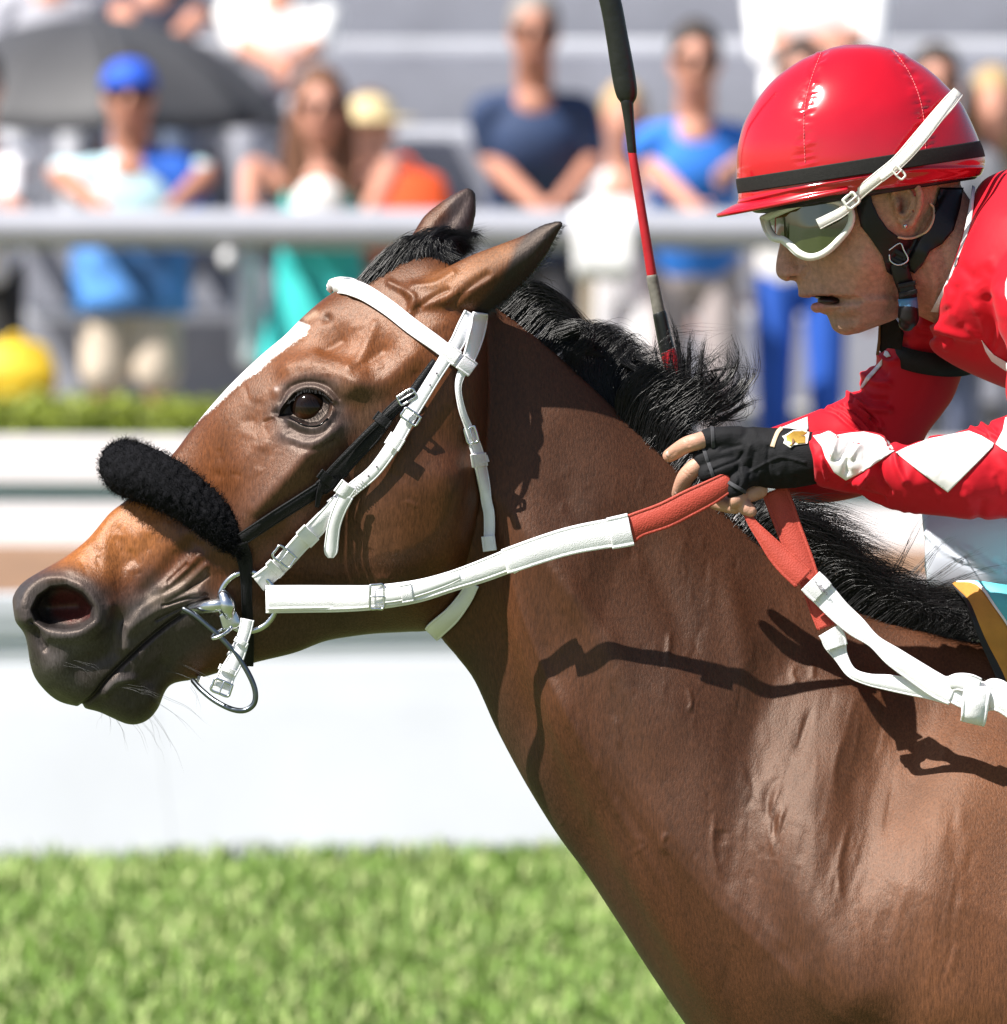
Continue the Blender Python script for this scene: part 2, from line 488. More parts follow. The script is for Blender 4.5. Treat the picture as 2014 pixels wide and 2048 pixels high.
def person(label, hv, d, shirt, pants, skin=None, hair=None, k=1.0, wide=1.0, lean=.12, ground=.12, L=None, R_=None, sleeve=.5, low='long', glasses=True, seat=False, cap=None, long_hair=False, group='spectators behind the rail', extra=None):
    skin = skin or SK1
    px, py = V(hv)[0]; y0 = YD(d); Hc = np.array(P(px, py, y0)); sc = k
    if seat: hip_z = Hc[2] - .70 * sc
    else: hip_z = ground + .50 * (Hc[2] + .11 * sc - ground)
    hs = 1.16 * sc; sz = Hc[2] - .275 * sc; sy = y0 + lean * .25; hy = y0 + lean
    t = thing('person', label, 'person', (Hc[0], hy, ground), group)
    x0 = Hc[0]
    def pt(dx, yy, z): return np.array([x0 + dx, yy, z])
    S_ = {}
    for s, A in ((-1, L), (1, R_)):
        sh = pt(s * .172 * wide * sc, sy, sz - .02)
        if A is None: e, h = pt(s * .25 * wide * sc, sy + .02, sz - .28 * sc), pt(s * .24 * wide * sc, sy - .06, sz - .53 * sc)
        else:
            e = np.array(P(*V(A[0][:2])[0], sy + A[0][2])); h = np.array(P(*V(A[1][:2])[0], sy + A[1][2]))
        S_[s] = (sh, e, h)
    parts = [ell(Hc, (.078 * hs, .098 * hs, .115 * hs)), ell(Hc + np.array([0, -.03, -.06]) * hs, (.055 * hs, .06 * hs, .06 * hs)), ell(Hc + np.array([0, -.1, -.015]) * hs, (.013 * hs, .02 * hs, .024 * hs)),
             ell(Hc + np.array([.078, .01, -.01]) * hs, (.012, .02, .03)), ell(Hc + np.array([-.078, .01, -.01]) * hs, (.012, .02, .03)),
             tube([Hc + np.array([0, .015, -.06]) * sc, pt(0, sy + .01, sz + .05 * sc), pt(0, sy, sz)], [.074 * sc, .076 * sc, .095 * sc]),
             tube([pt(0, hy, hip_z), pt(0, (hy + sy) / 2, (hip_z + sz) / 2), pt(0, sy, sz - .05)], [(.09, .14), (.09, .135), (.09, .15)])]
    hands = []
    for s in (-1, 1):
        sh, e, h = S_[s]
        parts.append(tube([sh, e, h], [.056 * sc, .049 * sc, .035 * sc], 12, 5)); f = h - e; f /= np.linalg.norm(f) + 1e-9
        parts.append(ell(h + f * .04, (.036, .03, .036)))
        sd = np.cross(f, [0, 1, 0]); sd /= np.linalg.norm(sd) + 1e-9
        for q in (-1.5, -.5, .5, 1.5):
            b = h + f * .06 + sd * q * .016; ln_ = .075 - .008 * abs(q)
            hands.append(tube([b, b + f * ln_ * .5 + np.array([0, -.006, -.008]), b + f * ln_ * .8 + np.array([0, -.004, -.03])], [.009, .0085, .007], 8, 3))
        b = h + f * .03 + sd * .03; hands.append(tube([b, b + f * .03 + sd * .02, b + f * .055 + sd * .022], [.010, .009, .008], 8, 3))
    legs = []
    for s in (-1, 1):
        hp = pt(s * .09 * sc, hy, hip_z)
        if seat: kn = pt(s * .11 * sc, hy - .42 * sc, hip_z + .02); an_ = pt(s * .11 * sc, hy - .40 * sc, hip_z - .42 * sc)
        else: kn = pt(s * .10 * sc, hy - .03, ground + (hip_z - ground) * .53); an_ = pt(s * .10 * sc, hy, ground + .08)
        legs.append((hp, kn, an_)); parts.append(tube([hp, kn, an_], [.075 * sc, .052 * sc, .036 * sc], 14, 5))
        parts.append(tube([an_ + np.array([0, .02, -.03]), an_ + np.array([0, -.14, -.055])], [.035, .03]))
    m = blob('body', parts, .013, 3)
    bmx = bmesh.new(); bmx.from_mesh(m); gg = G()
    for q in hands: gg.add(*q)
    tm = gg.mesh('t'); bmx.from_mesh(tm); bmx.to_mesh(m); bmx.free(); bpy.data.meshes.remove(tm)
    link('body', m, skin, t)
    sp_ = [tube([pt(0, hy, hip_z - .03), pt(0, hy * .6 + sy * .4, hip_z * .6 + sz * .4), pt(0, sy + .01, sz - .17 * sc), pt(0, sy + .005, sz - .05 * sc), pt(0, sy, sz + .035)], [(.125 * sc, .175 * wide * sc), (.125 * sc, .165 * wide * sc), (.120 * sc, .172 * wide * sc), (.100 * sc, .160 * wide * sc), (.07 * sc, .075 * wide * sc)], 20, 5)]
    if sleeve > 0:
        for s in (-1, 1):
            sh, e, h = S_[s]
            if sleeve <= 1: sp_.append(tube([sh * .6 + pt(0, sy, sz) * .4, sh + np.array([0, 0, -.012]), sh + (e - sh) * sleeve * 1.4], [.066 * sc, .069 * sc, .064 * sc], 14, 5))
            else: sp_.append(tube([sh * .8 + pt(0, sy, sz) * .2, sh, e, e + (h - e) * .9], [.075 * sc, .072 * sc, .055 * sc, .045 * sc], 14, 5))
    link('shirt', blob('shirt', sp_, .013, 4), shirt, t)
    pp = []
    if low == 'skirt':
        pp = [tube([pt(0, hy, hip_z + .08), pt(0, hy, hip_z - .1), pt(0, hy - .01, ground + .45 * sc)], [(.125, .165 * sc), (.15, .20 * sc), (.17, .24 * sc)], 22, 5, False)]
    else:
        pp = [tube([pt(0, hy, hip_z + .06), pt(0, hy, hip_z - .04)], [(.125 * sc, .17 * sc)] * 2, 18, 3)]
        for hp, kn, an_ in legs:
            if low == 'long': pp.append(tube([hp, kn, an_], [.098 * sc, .075 * sc, .062 * sc], 14, 5))
            else: pp.append(tube([hp, hp + (kn - hp) * .95], [.10 * sc, .095 * sc], 14, 4))
    link('skirt' if low == 'skirt' else 'trousers' if low == 'long' else 'shorts', blob('lower', pp, .013, 3), pants, t)
    make('shoe', [tube([legs[0][2] + np.array([0, .03, -.035]), legs[0][2] + np.array([0, -.15, -.05])], [.042, .036])], SHOE, t); make('shoe', [tube([legs[1][2] + np.array([0, .03, -.035]), legs[1][2] + np.array([0, -.15, -.05])], [.042, .036])], SHOE, t)
    if hair is not None:
        hp_ = [ell(Hc + np.array([0, .022, .034]) * hs, (.087 * hs, .101 * hs, .112 * hs))]
        if long_hair:
            for dx in (-.085, -.05, .05, .085):
                hp_.append(tube([Hc + np.array([dx * .8, .02, .06]) * sc, Hc + np.array([dx * 1.1, .01, -.08]) * sc, Hc + np.array([dx * 1.25, .0, -.22]) * sc, Hc + np.array([dx * 1.2, -.03, -.34]) * sc], [.04, .042, .040, .02], 12, 4))
        link('hair', blob('hair', hp_, .011, 3), hair, t)
    if glasses:
        make('sunglasses', [ell(Hc + np.array([-.034, -.090, .012]) * hs, (.038, .016, .026)), ell(Hc + np.array([.034, -.090, .012]) * hs, (.038, .016, .026)), tube([Hc + np.array([-.075, -.03, .018]) * hs, Hc + np.array([-.05, -.085, .018]) * hs, Hc + np.array([.05, -.085, .018]) * hs, Hc + np.array([.075, -.03, .018]) * hs], .005, 6, 3)], DARKG, t)
    make('mouth', [ell(Hc + np.array([0, -.083, -.068]) * hs, (.024, .012, .007))], MOUTH, t)
    if cap is not None:
        th_ = np.linspace(0, 2 * np.pi, 24, endpoint=False); R = []
        for a in np.linspace(.0, 1.5, 8): R.append(np.stack([Hc[0] + np.cos(th_) * math.cos(a) * .093 * hs, Hc[1] + .005 + np.sin(th_) * math.cos(a) * .110 * hs, np.full(24, Hc[2] + .035 * hs + math.sin(a) * .098 * hs)], -1))
        cb_ = make('cap', [rings(R)], cap, t)
        if cap.name.startswith('straw'):
            make('brim', [ell(Hc + np.array([0, 0, .05]) * sc, (.19 * sc, .20 * sc, .012))], cap, cb_)
        else:
            make('peak', [ell(Hc + np.array([0, .11, .045]) * sc, (.07 * sc, .08 * sc, .010))], cap, cb_)
    return t, Hc, (x0, hy, hip_z, sz, sy)

C_ = cmat
p1, h1, g1 = person('man in blue cap and pale aqua shirt leaning on the rail', (245, 185), 51.75, C_('pale_shirt', (.50, .72, .80)), C_('khaki', (.60, .50, .40)), hair=HAIRD, wide=1.2, L=((112, 330, .0), (185, 388, -.35)), R_=((388, 330, .0), (330, 388, -.35)), low='short', cap=C_('blue_cap', (.02, .10, .60)), glasses=True, skin=SK2)
make('shirt_shade', [tube([(g1[0] + .10, g1[4] - .015, g1[3] + .02), (g1[0] + .19, g1[4] - .02, g1[3] - .03), (g1[0] + .265, g1[4] - .02, g1[3] - .25)], [.07, .082, .066], 16, 5)], C_('shade_blue', (.02, .12, .55)), p1)  # shaded side of the shirt, added as a blue overlay
make('shirt_hem', [tube([(g1[0], g1[1], g1[2] + .16), (g1[0], g1[1], g1[2] - .14)], [(.15, .225), (.16, .235)], 24, 4, False)], mat('blue_print', (.07, .22, .55), rough=.8, var=.9, vscale=7), p1)
p2, h2, g2 = person('woman with long auburn hair in a turquoise sleeveless dress', (605, 205), 51.75, C_('turquoise', (.03, .48, .46)), C_('turquoise_skirt', (.03, .48, .46)), hair=HAIRB, wide=.98, L=((480, 320, .0), (470, 385, -.35)), R_=((735, 320, .0), (705, 390, -.35)), sleeve=0, low='skirt', long_hair=True)
make('chest_front', [ell((g2[0] - .005, g2[4] - .09, g2[3] - .10), (.10, .06, .11))], C_('chest_white', (.80, .78, .76)), p2)  # plain white shape laid over the chest
p3, h3, g3 = person('man in navy polo shirt with forearms on the rail', (1010, 62), 51.75, C_('navy', (.022, .045, .115)), C_('dark_trousers', (.05, .05, .06)), hair=HAIRG, wide=1.08, L=((930, 300, .02), (1015, 388, -.38)), R_=((1120, 300, .02), (1055, 388, -.38)), glasses=True, lean=.3, skin=SK2)
p4, h4, g4 = person('man in bright blue polo shirt and glasses leaning over the rail', (1315, 118), 51.75, C_('bright_blue', (.025, .19, .68)), C_('greige', (.42, .36, .36)), hair=HAIRD, wide=1.05, L=((1225, 305, .02), (1310, 392, -.38)), R_=((1415, 300, .0), (1375, 325, -.25)), lean=.25)
person('spectator in a white top and white shorts between the two men at the rail', (1180, 225), 52.9, C_('white_top', (.80, .78, .80)), C_('white_shorts', (.80, .79, .80)), hair=HAIRY, low='short', glasses=False, k=.92)
person('seated spectator in a white T-shirt high on the bleachers', (525, -115), 55.3, C_('white_tee', (.84, .84, .84)), C_('grey_shorts', (.35, .36, .42)), hair=HAIRD, seat=True, wide=1.15, ground=1.0, L=((455, 80, -.05), (520, 120, -.35)), R_=((600, 80, -.05), (545, 125, -.35)), sleeve=.8, group='spectators on the bleachers')
person('seated spectator in a dark shirt with a bare elbow above the umbrella', (290, -125), 55.3, C_('black_tee', (.03, .035, .06)), C_('denim', (.12, .16, .25)), hair=HAIRD, seat=True, ground=1.0, L=((225, 20, -.05), (250, 60, -.3)), R_=((375, 30, -.05), (330, 75, -.35)), group='spectators on the bleachers')
person('seated spectator in pale trousers at the upper left corner', (95, -130), 55.4, C_('grey_tee', (.40, .40, .45)), C_('pale_trousers', (.55, .56, .60)), hair=HAIRD, seat=True, ground=1.0, group='spectators on the bleachers')
person('seated spectator with folded arms in a white shirt above the red helmet', (1545, -160), 55.3, C_('white_shirt', (.84, .84, .85)), C_('tan_shorts', (.45, .38, .30)), hair=HAIRD, seat=True, wide=1.3, ground=1.0, L=((1448, 75, -.1), (1560, 85, -.32)), R_=((1645, 60, -.1), (1530, 78, -.30)), sleeve=.9, group='spectators on the bleachers')
person('blond spectator in pink at the right edge behind the jockey\'s shoulder', (1878, 205), 52.6, C_('pink_top', (.62, .40, .36)), C_('grey_pants', (.30, .30, .34)), hair=HAIRY, long_hair=True, glasses=False)
person('spectator in bright blue jeans standing behind the jockey\'s face', (1515, 150), 52.3, C_('white_blouse', (.8, .8, .8)), C_('blue_jeans', (.018, .10, .50)), hair=HAIRD, wide=1.1)
person('spectator in grey patterned trousers behind the jockey\'s arms', (1770, 160), 52.5, C_('grey_top', (.3, .3, .33)), mat('grey_print', (.13, .15, .22), rough=.8, var=.7, vscale=9), hair=HAIRD, wide=1.1)
person('spectator at the left edge with a white sleeve and black trousers', (-45, 165), 52.0, C_('white_long_sleeve', (.78, .77, .80)), C_('black_trousers', (.02, .02, .022)), hair=HAIRD, sleeve=1.5, L=((-140, 330, 0), (-90, 420, -.2)), R_=((25, 300, 0), (20, 380, -.3)))
person('seated spectator in brown with a straw hat behind the woman in turquoise', (700, 250), 53.6, C_('brown_top', (.13, .055, .03)), C_('brown_skirt', (.16, .09, .06)), hair=HAIRB, seat=True, cap=C_('straw_hat', (.62, .50, .28)), ground=.2, glasses=False)

# ---- loose things in the crowd
ump = P(*V((170, 232))[0], YD(54.0))
um = thing('umbrella', 'open dark grey umbrella among the spectators at upper left', 'umbrella', (ump.x, ump.y, .12))
M_UMB = cmat('umbrella_cloth', (.055, .055, .06), rough=.6)
ur = .80
def ribpt(a, t):
    rr = ur * math.sin(t * 1.15) / math.sin(1.15); return np.array([ump.x + rr * math.cos(a), ump.y + rr * math.sin(a), ump.z + .42 * (math.cos(t * 1.35) - math.cos(1.35)) / (1 - math.cos(1.35))])
for i in range(8):
    a0, a1 = i * math.pi / 4 + .2, (i + 1) * math.pi / 4 + .2; R = []
    for t in np.linspace(0.02, 1, 9):
        A_, B_ = ribpt(a0, t), ribpt(a1, t); R.append([A_ + (B_ - A_) * u + np.array([0, 0, -.03 * t * math.sin(math.pi * u)]) for u in np.linspace(0, 1, 7)])
    R = np.array(R); o = make('panel', [(R.reshape(-1, 3), grid_faces(9, 7, False))], M_UMB, um); md = o.modifiers.new('s', 'SOLIDIFY'); md.thickness = .003
    make('rib', [tube([ribpt(a0, t) + np.array([0, 0, -.008]) for t in np.linspace(.02, 1, 7)], .004, 6, 2)], M_POST, um)
make('pole', [tube([(ump.x, ump.y, ump.z + .46), (ump.x, ump.y, .5)], .012, 10, 2)], M_POST, um)

def bag(name, label, cv, d, w, h, dep, m, strapm=None):
    c = np.array(P(*V(cv)[0], YD(d))); t = thing(name, label, 'bag', (c[0], c[1], c[2] - h / 2))
    link('pouch', blob('pouch', [tube([c + np.array([0, 0, -h / 2]), c, c + np.array([0, 0, h / 2])], [(dep * .5, w * .5), (dep * .55, w * .53), (dep * .35, w * .45)], 18, 5)], .012, 3), m, t)
    for s in (-1, 1):
        make('handle', [tube([c + np.array([-w * .25, s * dep * .2, h * .48]), c + np.array([0, s * dep * .2, h * .95]), c + np.array([w * .25, s * dep * .2, h * .48])], .010, 8, 5)], strapm or m, t)
    return t
M_YEL = mat('yellow_print', (.72, .48, .02), rough=.6, var=.5, vscale=8)
bag('tote_bag', 'large yellow patterned tote bag held at the left edge', (30, 705), 51.9, .30, .15, .16, M_YEL)
bag('tote_bag', 'orange-red bag hanging behind the rail beside the woman in turquoise', (765, 400), 52.2, .36, .22, .16, cmat('orange', (.80, .10, .02)))
bag('tote_bag', 'white shoulder bag at the hip of the woman in turquoise', (468, 590), 51.95, .10, .34, .12, cmat('bag_white', (.80, .80, .82)))
tw = V((1100, 385))[0]; tx = (tw[0] - 1007) / 533.
towel = thing('towel', 'white towel draped over the rail beside the man in navy', 'towel', rp(tx + .08, 1.0))
xs = np.linspace(tx - .03, tx + .19, 9); R = []
for x in xs:
    R.append([rp(x, .93 + .01 * math.sin(x * 60), -.085), rp(x, 1.06, -.085), rp(x, 1.17, -.065), rp(x, 1.205 + .02 * math.sin(x * 40), 0), rp(x, 1.17, .065), rp(x, .95, .085)])
o = make('cloth', [(np.array(R).reshape(-1, 3), grid_faces(9, 6, False))], C_('towel_white', (.84, .84, .84)), towel, sub=1)
md = o.modifiers.new('s', 'SOLIDIFY'); md.thickness = .012
# ================================================================== HORSE
def coat_material():
    m = bpy.data.materials.new('bay_coat'); m.use_nodes = True
    N, L = m.node_tree.nodes, m.node_tree.links
    b = N['Principled BSDF']
    at = N.new('ShaderNodeAttribute'); at.attribute_name = 'tint'
    tc = N.new('ShaderNodeTexCoord')
    mp = N.new('ShaderNodeMapping'); mp.inputs['Rotation'].default_value = (0, .25, 0); mp.inputs['Scale'].default_value = (1, 1, .19)
    L.new(tc.outputs['Object'], mp.inputs[0])
    hair = N.new('ShaderNodeTexNoise'); hair.inputs['Scale'].default_value = 430; hair.inputs['Detail'].default_value = 4; hair.inputs['Roughness'].default_value = .7
    L.new(mp.outputs[0], hair.inputs['Vector'])
    mott = N.new('ShaderNodeTexNoise'); mott.inputs['Scale'].default_value = 22; mott.inputs['Detail'].default_value = 5
    L.new(mp.outputs[0], mott.inputs['Vector'])
    def rng_(src, a, b_, lo=.3, hi=.7):
        r = N.new('ShaderNodeMapRange'); r.inputs[1].default_value = lo; r.inputs[2].default_value = hi
        r.inputs[3].default_value = a; r.inputs[4].default_value = b_; L.new(src, r.inputs[0]); return r.outputs[0]
    def mul(a, f):
        x = N.new('ShaderNodeMix'); x.data_type = 'RGBA'; x.blend_type = 'MULTIPLY'; x.inputs[0].default_value = 1
        L.new(a, x.inputs[6]); L.new(f, x.inputs[7]); return x.outputs[2]
    c = mul(at.outputs[0], rng_(hair.outputs[0], .55, 1.45))
    c = mul(c, rng_(mott.outputs[0], .80, 1.20))
    L.new(c, b.inputs['Base Color'])
    rr = N.new('ShaderNodeTexNoise'); rr.inputs['Scale'].default_value = 9; rr.inputs['Detail'].default_value = 3
    L.new(mp.outputs[0], rr.inputs['Vector'])
    ga = N.new('ShaderNodeMath'); ga.operation = 'MULTIPLY_ADD'; ga.inputs[1].default_value = -.19; L.new(at.outputs['Alpha'], ga.inputs[0])
    L.new(rng_(rr.outputs[0], .50, .64), ga.inputs[2]); L.new(ga.outputs[0], b.inputs['Roughness'])
    b.inputs['Specular IOR Level'].default_value = .42
    b.inputs['Specular Tint'].default_value = (1, .80, .68, 1)
    b.inputs['Sheen Weight'].default_value = .0
    b.inputs['Sheen Roughness'].default_value = .35
    b.inputs['Sheen Tint'].default_value = (1, .85, .78, 1)
    bp = N.new('ShaderNodeBump'); bp.inputs['Distance'].default_value = .0015; bp.inputs['Strength'].default_value = .48
    L.new(hair.outputs[0], bp.inputs['Height'])
    soft = N.new('ShaderNodeTexNoise'); soft.inputs['Scale'].default_value = 60; soft.inputs['Detail'].default_value = 4
    L.new(mp.outputs[0], soft.inputs['Vector'])
    b2 = N.new('ShaderNodeBump'); b2.inputs['Distance'].default_value = .004; b2.inputs['Strength'].default_value = .10
    L.new(bp.outputs[0], b.inputs['Normal'])
    return m

M_COAT = coat_material()
M_MANE = mat('mane_hair', (.007, .0065, .007), rough=.33, spec=.45, var=.3, vscale=80)
M_EYE = mat('horse_eye', (.010, .0045, .003), rough=.06, spec=.28, var=.2)
M_IRIS = mat('horse_iris', (.085, .030, .008), rough=.3, spec=.1, var=.4, vscale=300)
M_WHISK = mat('whisker', (.05, .05, .05), rough=.5)

# ---- head (nose -> poll), stations across the head
MUZ = (.80, 1.0, 1.0, .97, .75); NAS = (.52, .80, 1.0, .95, .62); EYE = (.66, .98, 1.0, .82, .55); JOW = (.70, .97, 1.0, .93, .62)
head = [((31, 1198), (52, 1268), .016, 0, MUZ), ((48, 1172), (63, 1337), .036, 0, MUZ), ((80, 1152), (84, 1374), .047, 0, MUZ),
        ((110, 1130), (118, 1402), .053, 0, MUZ), ((140, 1107), (163, 1413), .056, 0, MUZ), ((173, 1080), (210, 1426), .056, 0, MUZ),
        ((200, 1050), (262, 1446), .053, 0, MUZ), ((227, 1023), (300, 1433), .052, 0, NAS), ((250, 1002), (324, 1392), .052, 0, NAS),
        ((285, 970), (345, 1368), .053, 0, NAS), ((318, 935), (395, 1358), .057, 0, NAS), ((350, 902), (450, 1342), .064, 0, NAS),
        ((387, 853), (520, 1323), .074, 0, NAS), ((430, 802), (590, 1306), .086, 0, EYE), ((467, 762), (650, 1283), .096, 0, EYE),
        ((520, 712), (710, 1271), .102, 0, EYE), ((570, 670), (765, 1262), .105, 0, EYE), ((607, 632), (815, 1258), .107, 0, JOW),
        ((655, 592), (862, 1256), .108, 0, JOW), ((717, 557), (905, 1228), .108, 0, JOW), ((780, 522), (935, 1170), .108, 0, JOW),
        ((850, 500), (957, 1100), .105, 0, JOW), ((905, 515), (968, 1030), .096, 0, JOW), ((945, 550), (974, 940), .078, 0, JOW), ((968, 600), (977, 860), .042, 0, JOW)]
NK = (.24, .66, 1.0, .92, .52); NK2 = (.24, .54, .84, 1.06, .85); NK3 = (.24, .57, .90, 1.04, .72); BR = (.36, .70, .92, 1.05, .9)
neck = [((905, 545), (835, 1150), .040, 0, NK), ((945, 570), (862, 1240), .046, 0, NK), ((992, 612), (886, 1280), .051, 0, NK), ((1050, 655), (920, 1322), .060, 0, NK),
        ((1113, 708), (950, 1364), .071, 0, NK), ((1173, 770), (988, 1448), .083, 0, NK), ((1250, 842), (1024, 1518), .096, 0, NK),
        ((1330, 912), (1060, 1582), .108, 0, NK3), ((1430, 1005), (1112, 1666), .121, 0, NK3), ((1510, 1075), (1168, 1744), .135, 0, NK3),
        ((1600, 1145), (1232, 1842), .153, 0, NK2), ((1725, 1222), (1302, 1950), .175, 0, NK2), ((1860, 1262), (1374, 2055), .203, 0, NK2),
        ((1970, 1285), (1450, 2150), .23, 0, NK2), ((2090, 1290), (1570, 2270), .255, 0, BR), ((2260, 1285), (1800, 2400), .275, 0, BR), ((2420, 1285), (2100, 2460), .285, 0, BR)]
parts = [loft(head, 72, 6, .74), loft(neck, 80, 6, .8)]

def ear(edges, y0, y1, ht, prof):
    n = len(edges) - 1
    return loft([(e[0], e[1], ht[i], y0 + (y1 - y0) * i / n, prof) for i, e in enumerate(edges)], 40, 5, .72)
# near ear, laid back; far ear upright behind the forelock
parts.append(ear([((800, 560), (850, 672)), ((845, 552), (900, 660)), ((885, 538), (945, 645)), ((940, 511), (995, 617)), ((1000, 488), (1037, 578)), ((1046, 470), (1068, 545)), ((1078, 452), (1094, 510)), ((1106, 442), (1113, 474)), ((1124, 441), (1127, 450))],
                 -.044, -.078, [.030, .032, .030, .027, .022, .018, .013, .008, .004], (.5, .95, 1.15, .95, .45)))
parts.append(ear([((770, 520), (880, 560)), ((800, 497), (905, 528)), ((826, 466), (931, 494)), ((846, 434), (942, 468)), ((872, 411), (949, 445)), ((905, 388), (953, 415)), ((936, 373), (951, 383))],
                 .046, .066, [.026, .024, .020, .016, .013, .009, .004], (.7, 1.1, .72, 1.1, .7)))
hm = blob('body', parts, .003, smooth=8)
co = get_co(hm); hx, hy = proj(co)
refine(hm, (co[:, 1] < .01) & (hx < 2050) & (hy < 2080))
co = get_co(hm); hx, hy = proj(co)
refine(hm, (co[:, 1] < -.02) & (((hx > 0) & (hx < 480) & (hy > 1080) & (hy < 1460)) | (np.hypot(hx - 625, hy - 812) < 90)))
S = Sculpt(hm)
HEADY = None
# -- large forms of the skull
S.stroke(D2((1120, 1220), (850, 1500), (560, 1800), (380, 2050)), 42, .010)           # facial crest
S.stroke(D2((1120, 1220), (960, 1390), (760, 1620), (560, 1830)), 16, .004)
S.stroke(C1((1130, 1080), (1060, 1260), (960, 1380)), 62, -.010)                      # hollow before the jowl
S.stroke(C1((1180, 900), (1240, 1000)), 55, -.006)
S.stroke(C1((1420, 1080), (1400, 1230), (1330, 1360)), 85, .013)                      # jowl
S.stroke(C1((1480, 1010), (1500, 1150), (1480, 1260)), 40, .008)
S.stroke(D2((820, 720), (1000, 690), (1200, 750), (1330, 830)), 28, .008)             # bone above the eye
S.stroke(D2((1320, 850), (1560, 820), (1790, 620)), 26, .006)                         # arch behind the eye
S.stroke(D2((1120, 520), (1180, 470)), 34, -.007)                                     # hollow above the eye
S.stroke(D2((1540, 560),), 26, -.004)
S.stroke(D2((1290, 700), (1400, 560), (1480, 360)), 11, .0022)
S.stroke(D2((1010, 590), (1140, 640), (1260, 690)), 10, .0014)
S.stroke(D2((1060, 560), (1200, 470)), 9, -.0016); S.stroke(D2((1430, 650), (1530, 560)), 9, -.0014)
S.stroke(D2((1090, 300),), 10, -.003)
S.stroke(D2((500, 1150), (250, 1450), (120, 1700)), 45, -.005)                        # dip beside the nasal bone
S.stroke(C1((700, 1120), (760, 1260), (640, 1320)), 60, -.005)
S.stroke(D1((1150, 560), (1060, 640), (960, 760), (880, 840)), 16, -.004)             # folds from lip to cheek
S.stroke(D1((1180, 640), (1080, 740), (980, 830)), 9, .003); S.stroke(D1((1230, 700), (1120, 800), (1000, 880)), 8, .003)
S.stroke(D1((1110, 690), (1010, 790)), 5, -.0025); S.stroke(D1((1240, 760), (1130, 840)), 5, -.0025)
S.refresh()
# -- muzzle: nostril, lips, chin
S.stroke(D1((560, 1020), (560, 860), (440, 770), (280, 800), (165, 890), (150, 1000)), 26, .008)
rim = D1((165, 960), (200, 870), (290, 805), (400, 800), (510, 850), (585, 940), (580, 1030), (500, 1085), (390, 1105), (270, 1080), (190, 1030))
S.stroke(rim + rim[:1], 10, .0045)
S.refresh()
hole = D1((200, 960), (235, 885), (310, 832), (400, 825), (490, 870), (552, 945), (548, 1015), (480, 1062), (390, 1075), (290, 1060), (225, 1020))
i = S.near(hole, 20, (-1, 0))
a = poly_mask(S.px[i], S.py[i], hole, 7); a = a * a * (3 - 2 * a)
dcen, _ = seg_dist(S.px[i], S.py[i], D1((300, 960), (450, 950)))
S.co[i, 1] += a * (.016 + .022 * np.exp(-(dcen / 30) ** 2))
S.stroke(D1((190, 1040), (240, 1150), (270, 1190)), 7, -.006)                         # slit below the nostril
S.stroke(D1((300, 1120), (400, 1130), (520, 1120), (620, 1050), (650, 940)), 13, .004)
mouth = D1((1240, 905), (1130, 960), (1000, 1050), (880, 1150), (780, 1240), (690, 1330), (620, 1400), (560, 1470), (490, 1530))
S.stroke(mouth, 5, -.0062)
S.stroke(D1((1190, 860), (1000, 930), (860, 1010), (760, 1100), (750, 1180)), 13, .006)  # rolled upper lip
S.stroke(D1((1100, 830), (960, 890), (850, 960), (760, 1060)), 8, .002)
S.stroke(D1((1240, 870), (1120, 890), (980, 930)), 3.5, -.003); S.stroke(D1((1200, 920), (1060, 960), (940, 1020)), 3.5, -.0025)
S.stroke(D1((720, 1030), (700, 1120), (640, 1230), (480, 1290)), 22, -.006)
S.stroke(D1((330, 1300), (420, 1400), (540, 1450)), 28, .005)
S.stroke(D1((640, 1440), (700, 1385), (790, 1370)), 10, .005)                         # lower lip
S.stroke(D1((700, 1520), (800, 1560), (880, 1500)), 26, .006)                         # chin
S.stroke(D1((980, 1300), (900, 1380)), 16, -.004)
S.stroke(D1((700, 420), (800, 520), (880, 480)), 26, .003); S.stroke(D1((560, 620), (700, 700), (830, 600)), 18, -.0015)
# -- eye
lid_out = D2((715, 1085), (775, 1010), (850, 925), (950, 890), (1060, 915), (1130, 975), (1110, 1080), (1040, 1150), (950, 1160), (850, 1120))
S.refresh()
i = S.near(lid_out, 20, (-1, 0)); a = poly_mask(S.px[i], S.py[i], lid_out, 4); S.co[i, 1] += a * .013
S.stroke(D2((740, 1060), (800, 940), (880, 880), (960, 862), (1060, 880), (1150, 960)), 8, .0036, ylim=(-1, 0))
S.stroke(D2((730, 980), (800, 860), (950, 815), (1100, 850), (1190, 950)), 4, -.0014, ylim=(-1, 0))
S.stroke(D2((700, 900), (820, 800), (980, 770), (1120, 800), (1240, 900)), 12, .002, ylim=(-1, 0))
S.stroke(D2((690, 1090), (780, 1110), (900, 1175), (1010, 1190), (1090, 1140), (1140, 1060)), 7, .0028, ylim=(-1, 0))
S.stroke(D2((800, 1180), (920, 1235), (1060, 1225), (1130, 1150)), 4, -.0012, ylim=(-1, 0))
S.stroke(D2((760, 1240), (920, 1300), (1090, 1270), (1190, 1170)), 9, .0016, ylim=(-1, 0))
S.stroke(D2((820, 1320), (980, 1360), (1150, 1290)), 6, -.0012, ylim=(-1, 0))
S.stroke(D2((690, 1070), (740, 1100)), 8, -.005, ylim=(-1, 0))
S.stroke(D2((600, 1135), (660, 1110)), 4, -.002)
# -- ears: seam at the base, groove
S.stroke(D3((780, 760), (900, 640), (1000, 570)), 8, -.003, ylim=(-1, -.02)); S.stroke(D3((560, 640), (700, 620), (800, 560)), 8, .003, ylim=(-1, 0))
S.stroke(D3((420, 620), (560, 700), (540, 800)), 8, .003); S.stroke(D3((600, 760), (680, 700), (760, 660)), 6, -.002)
S.refresh()
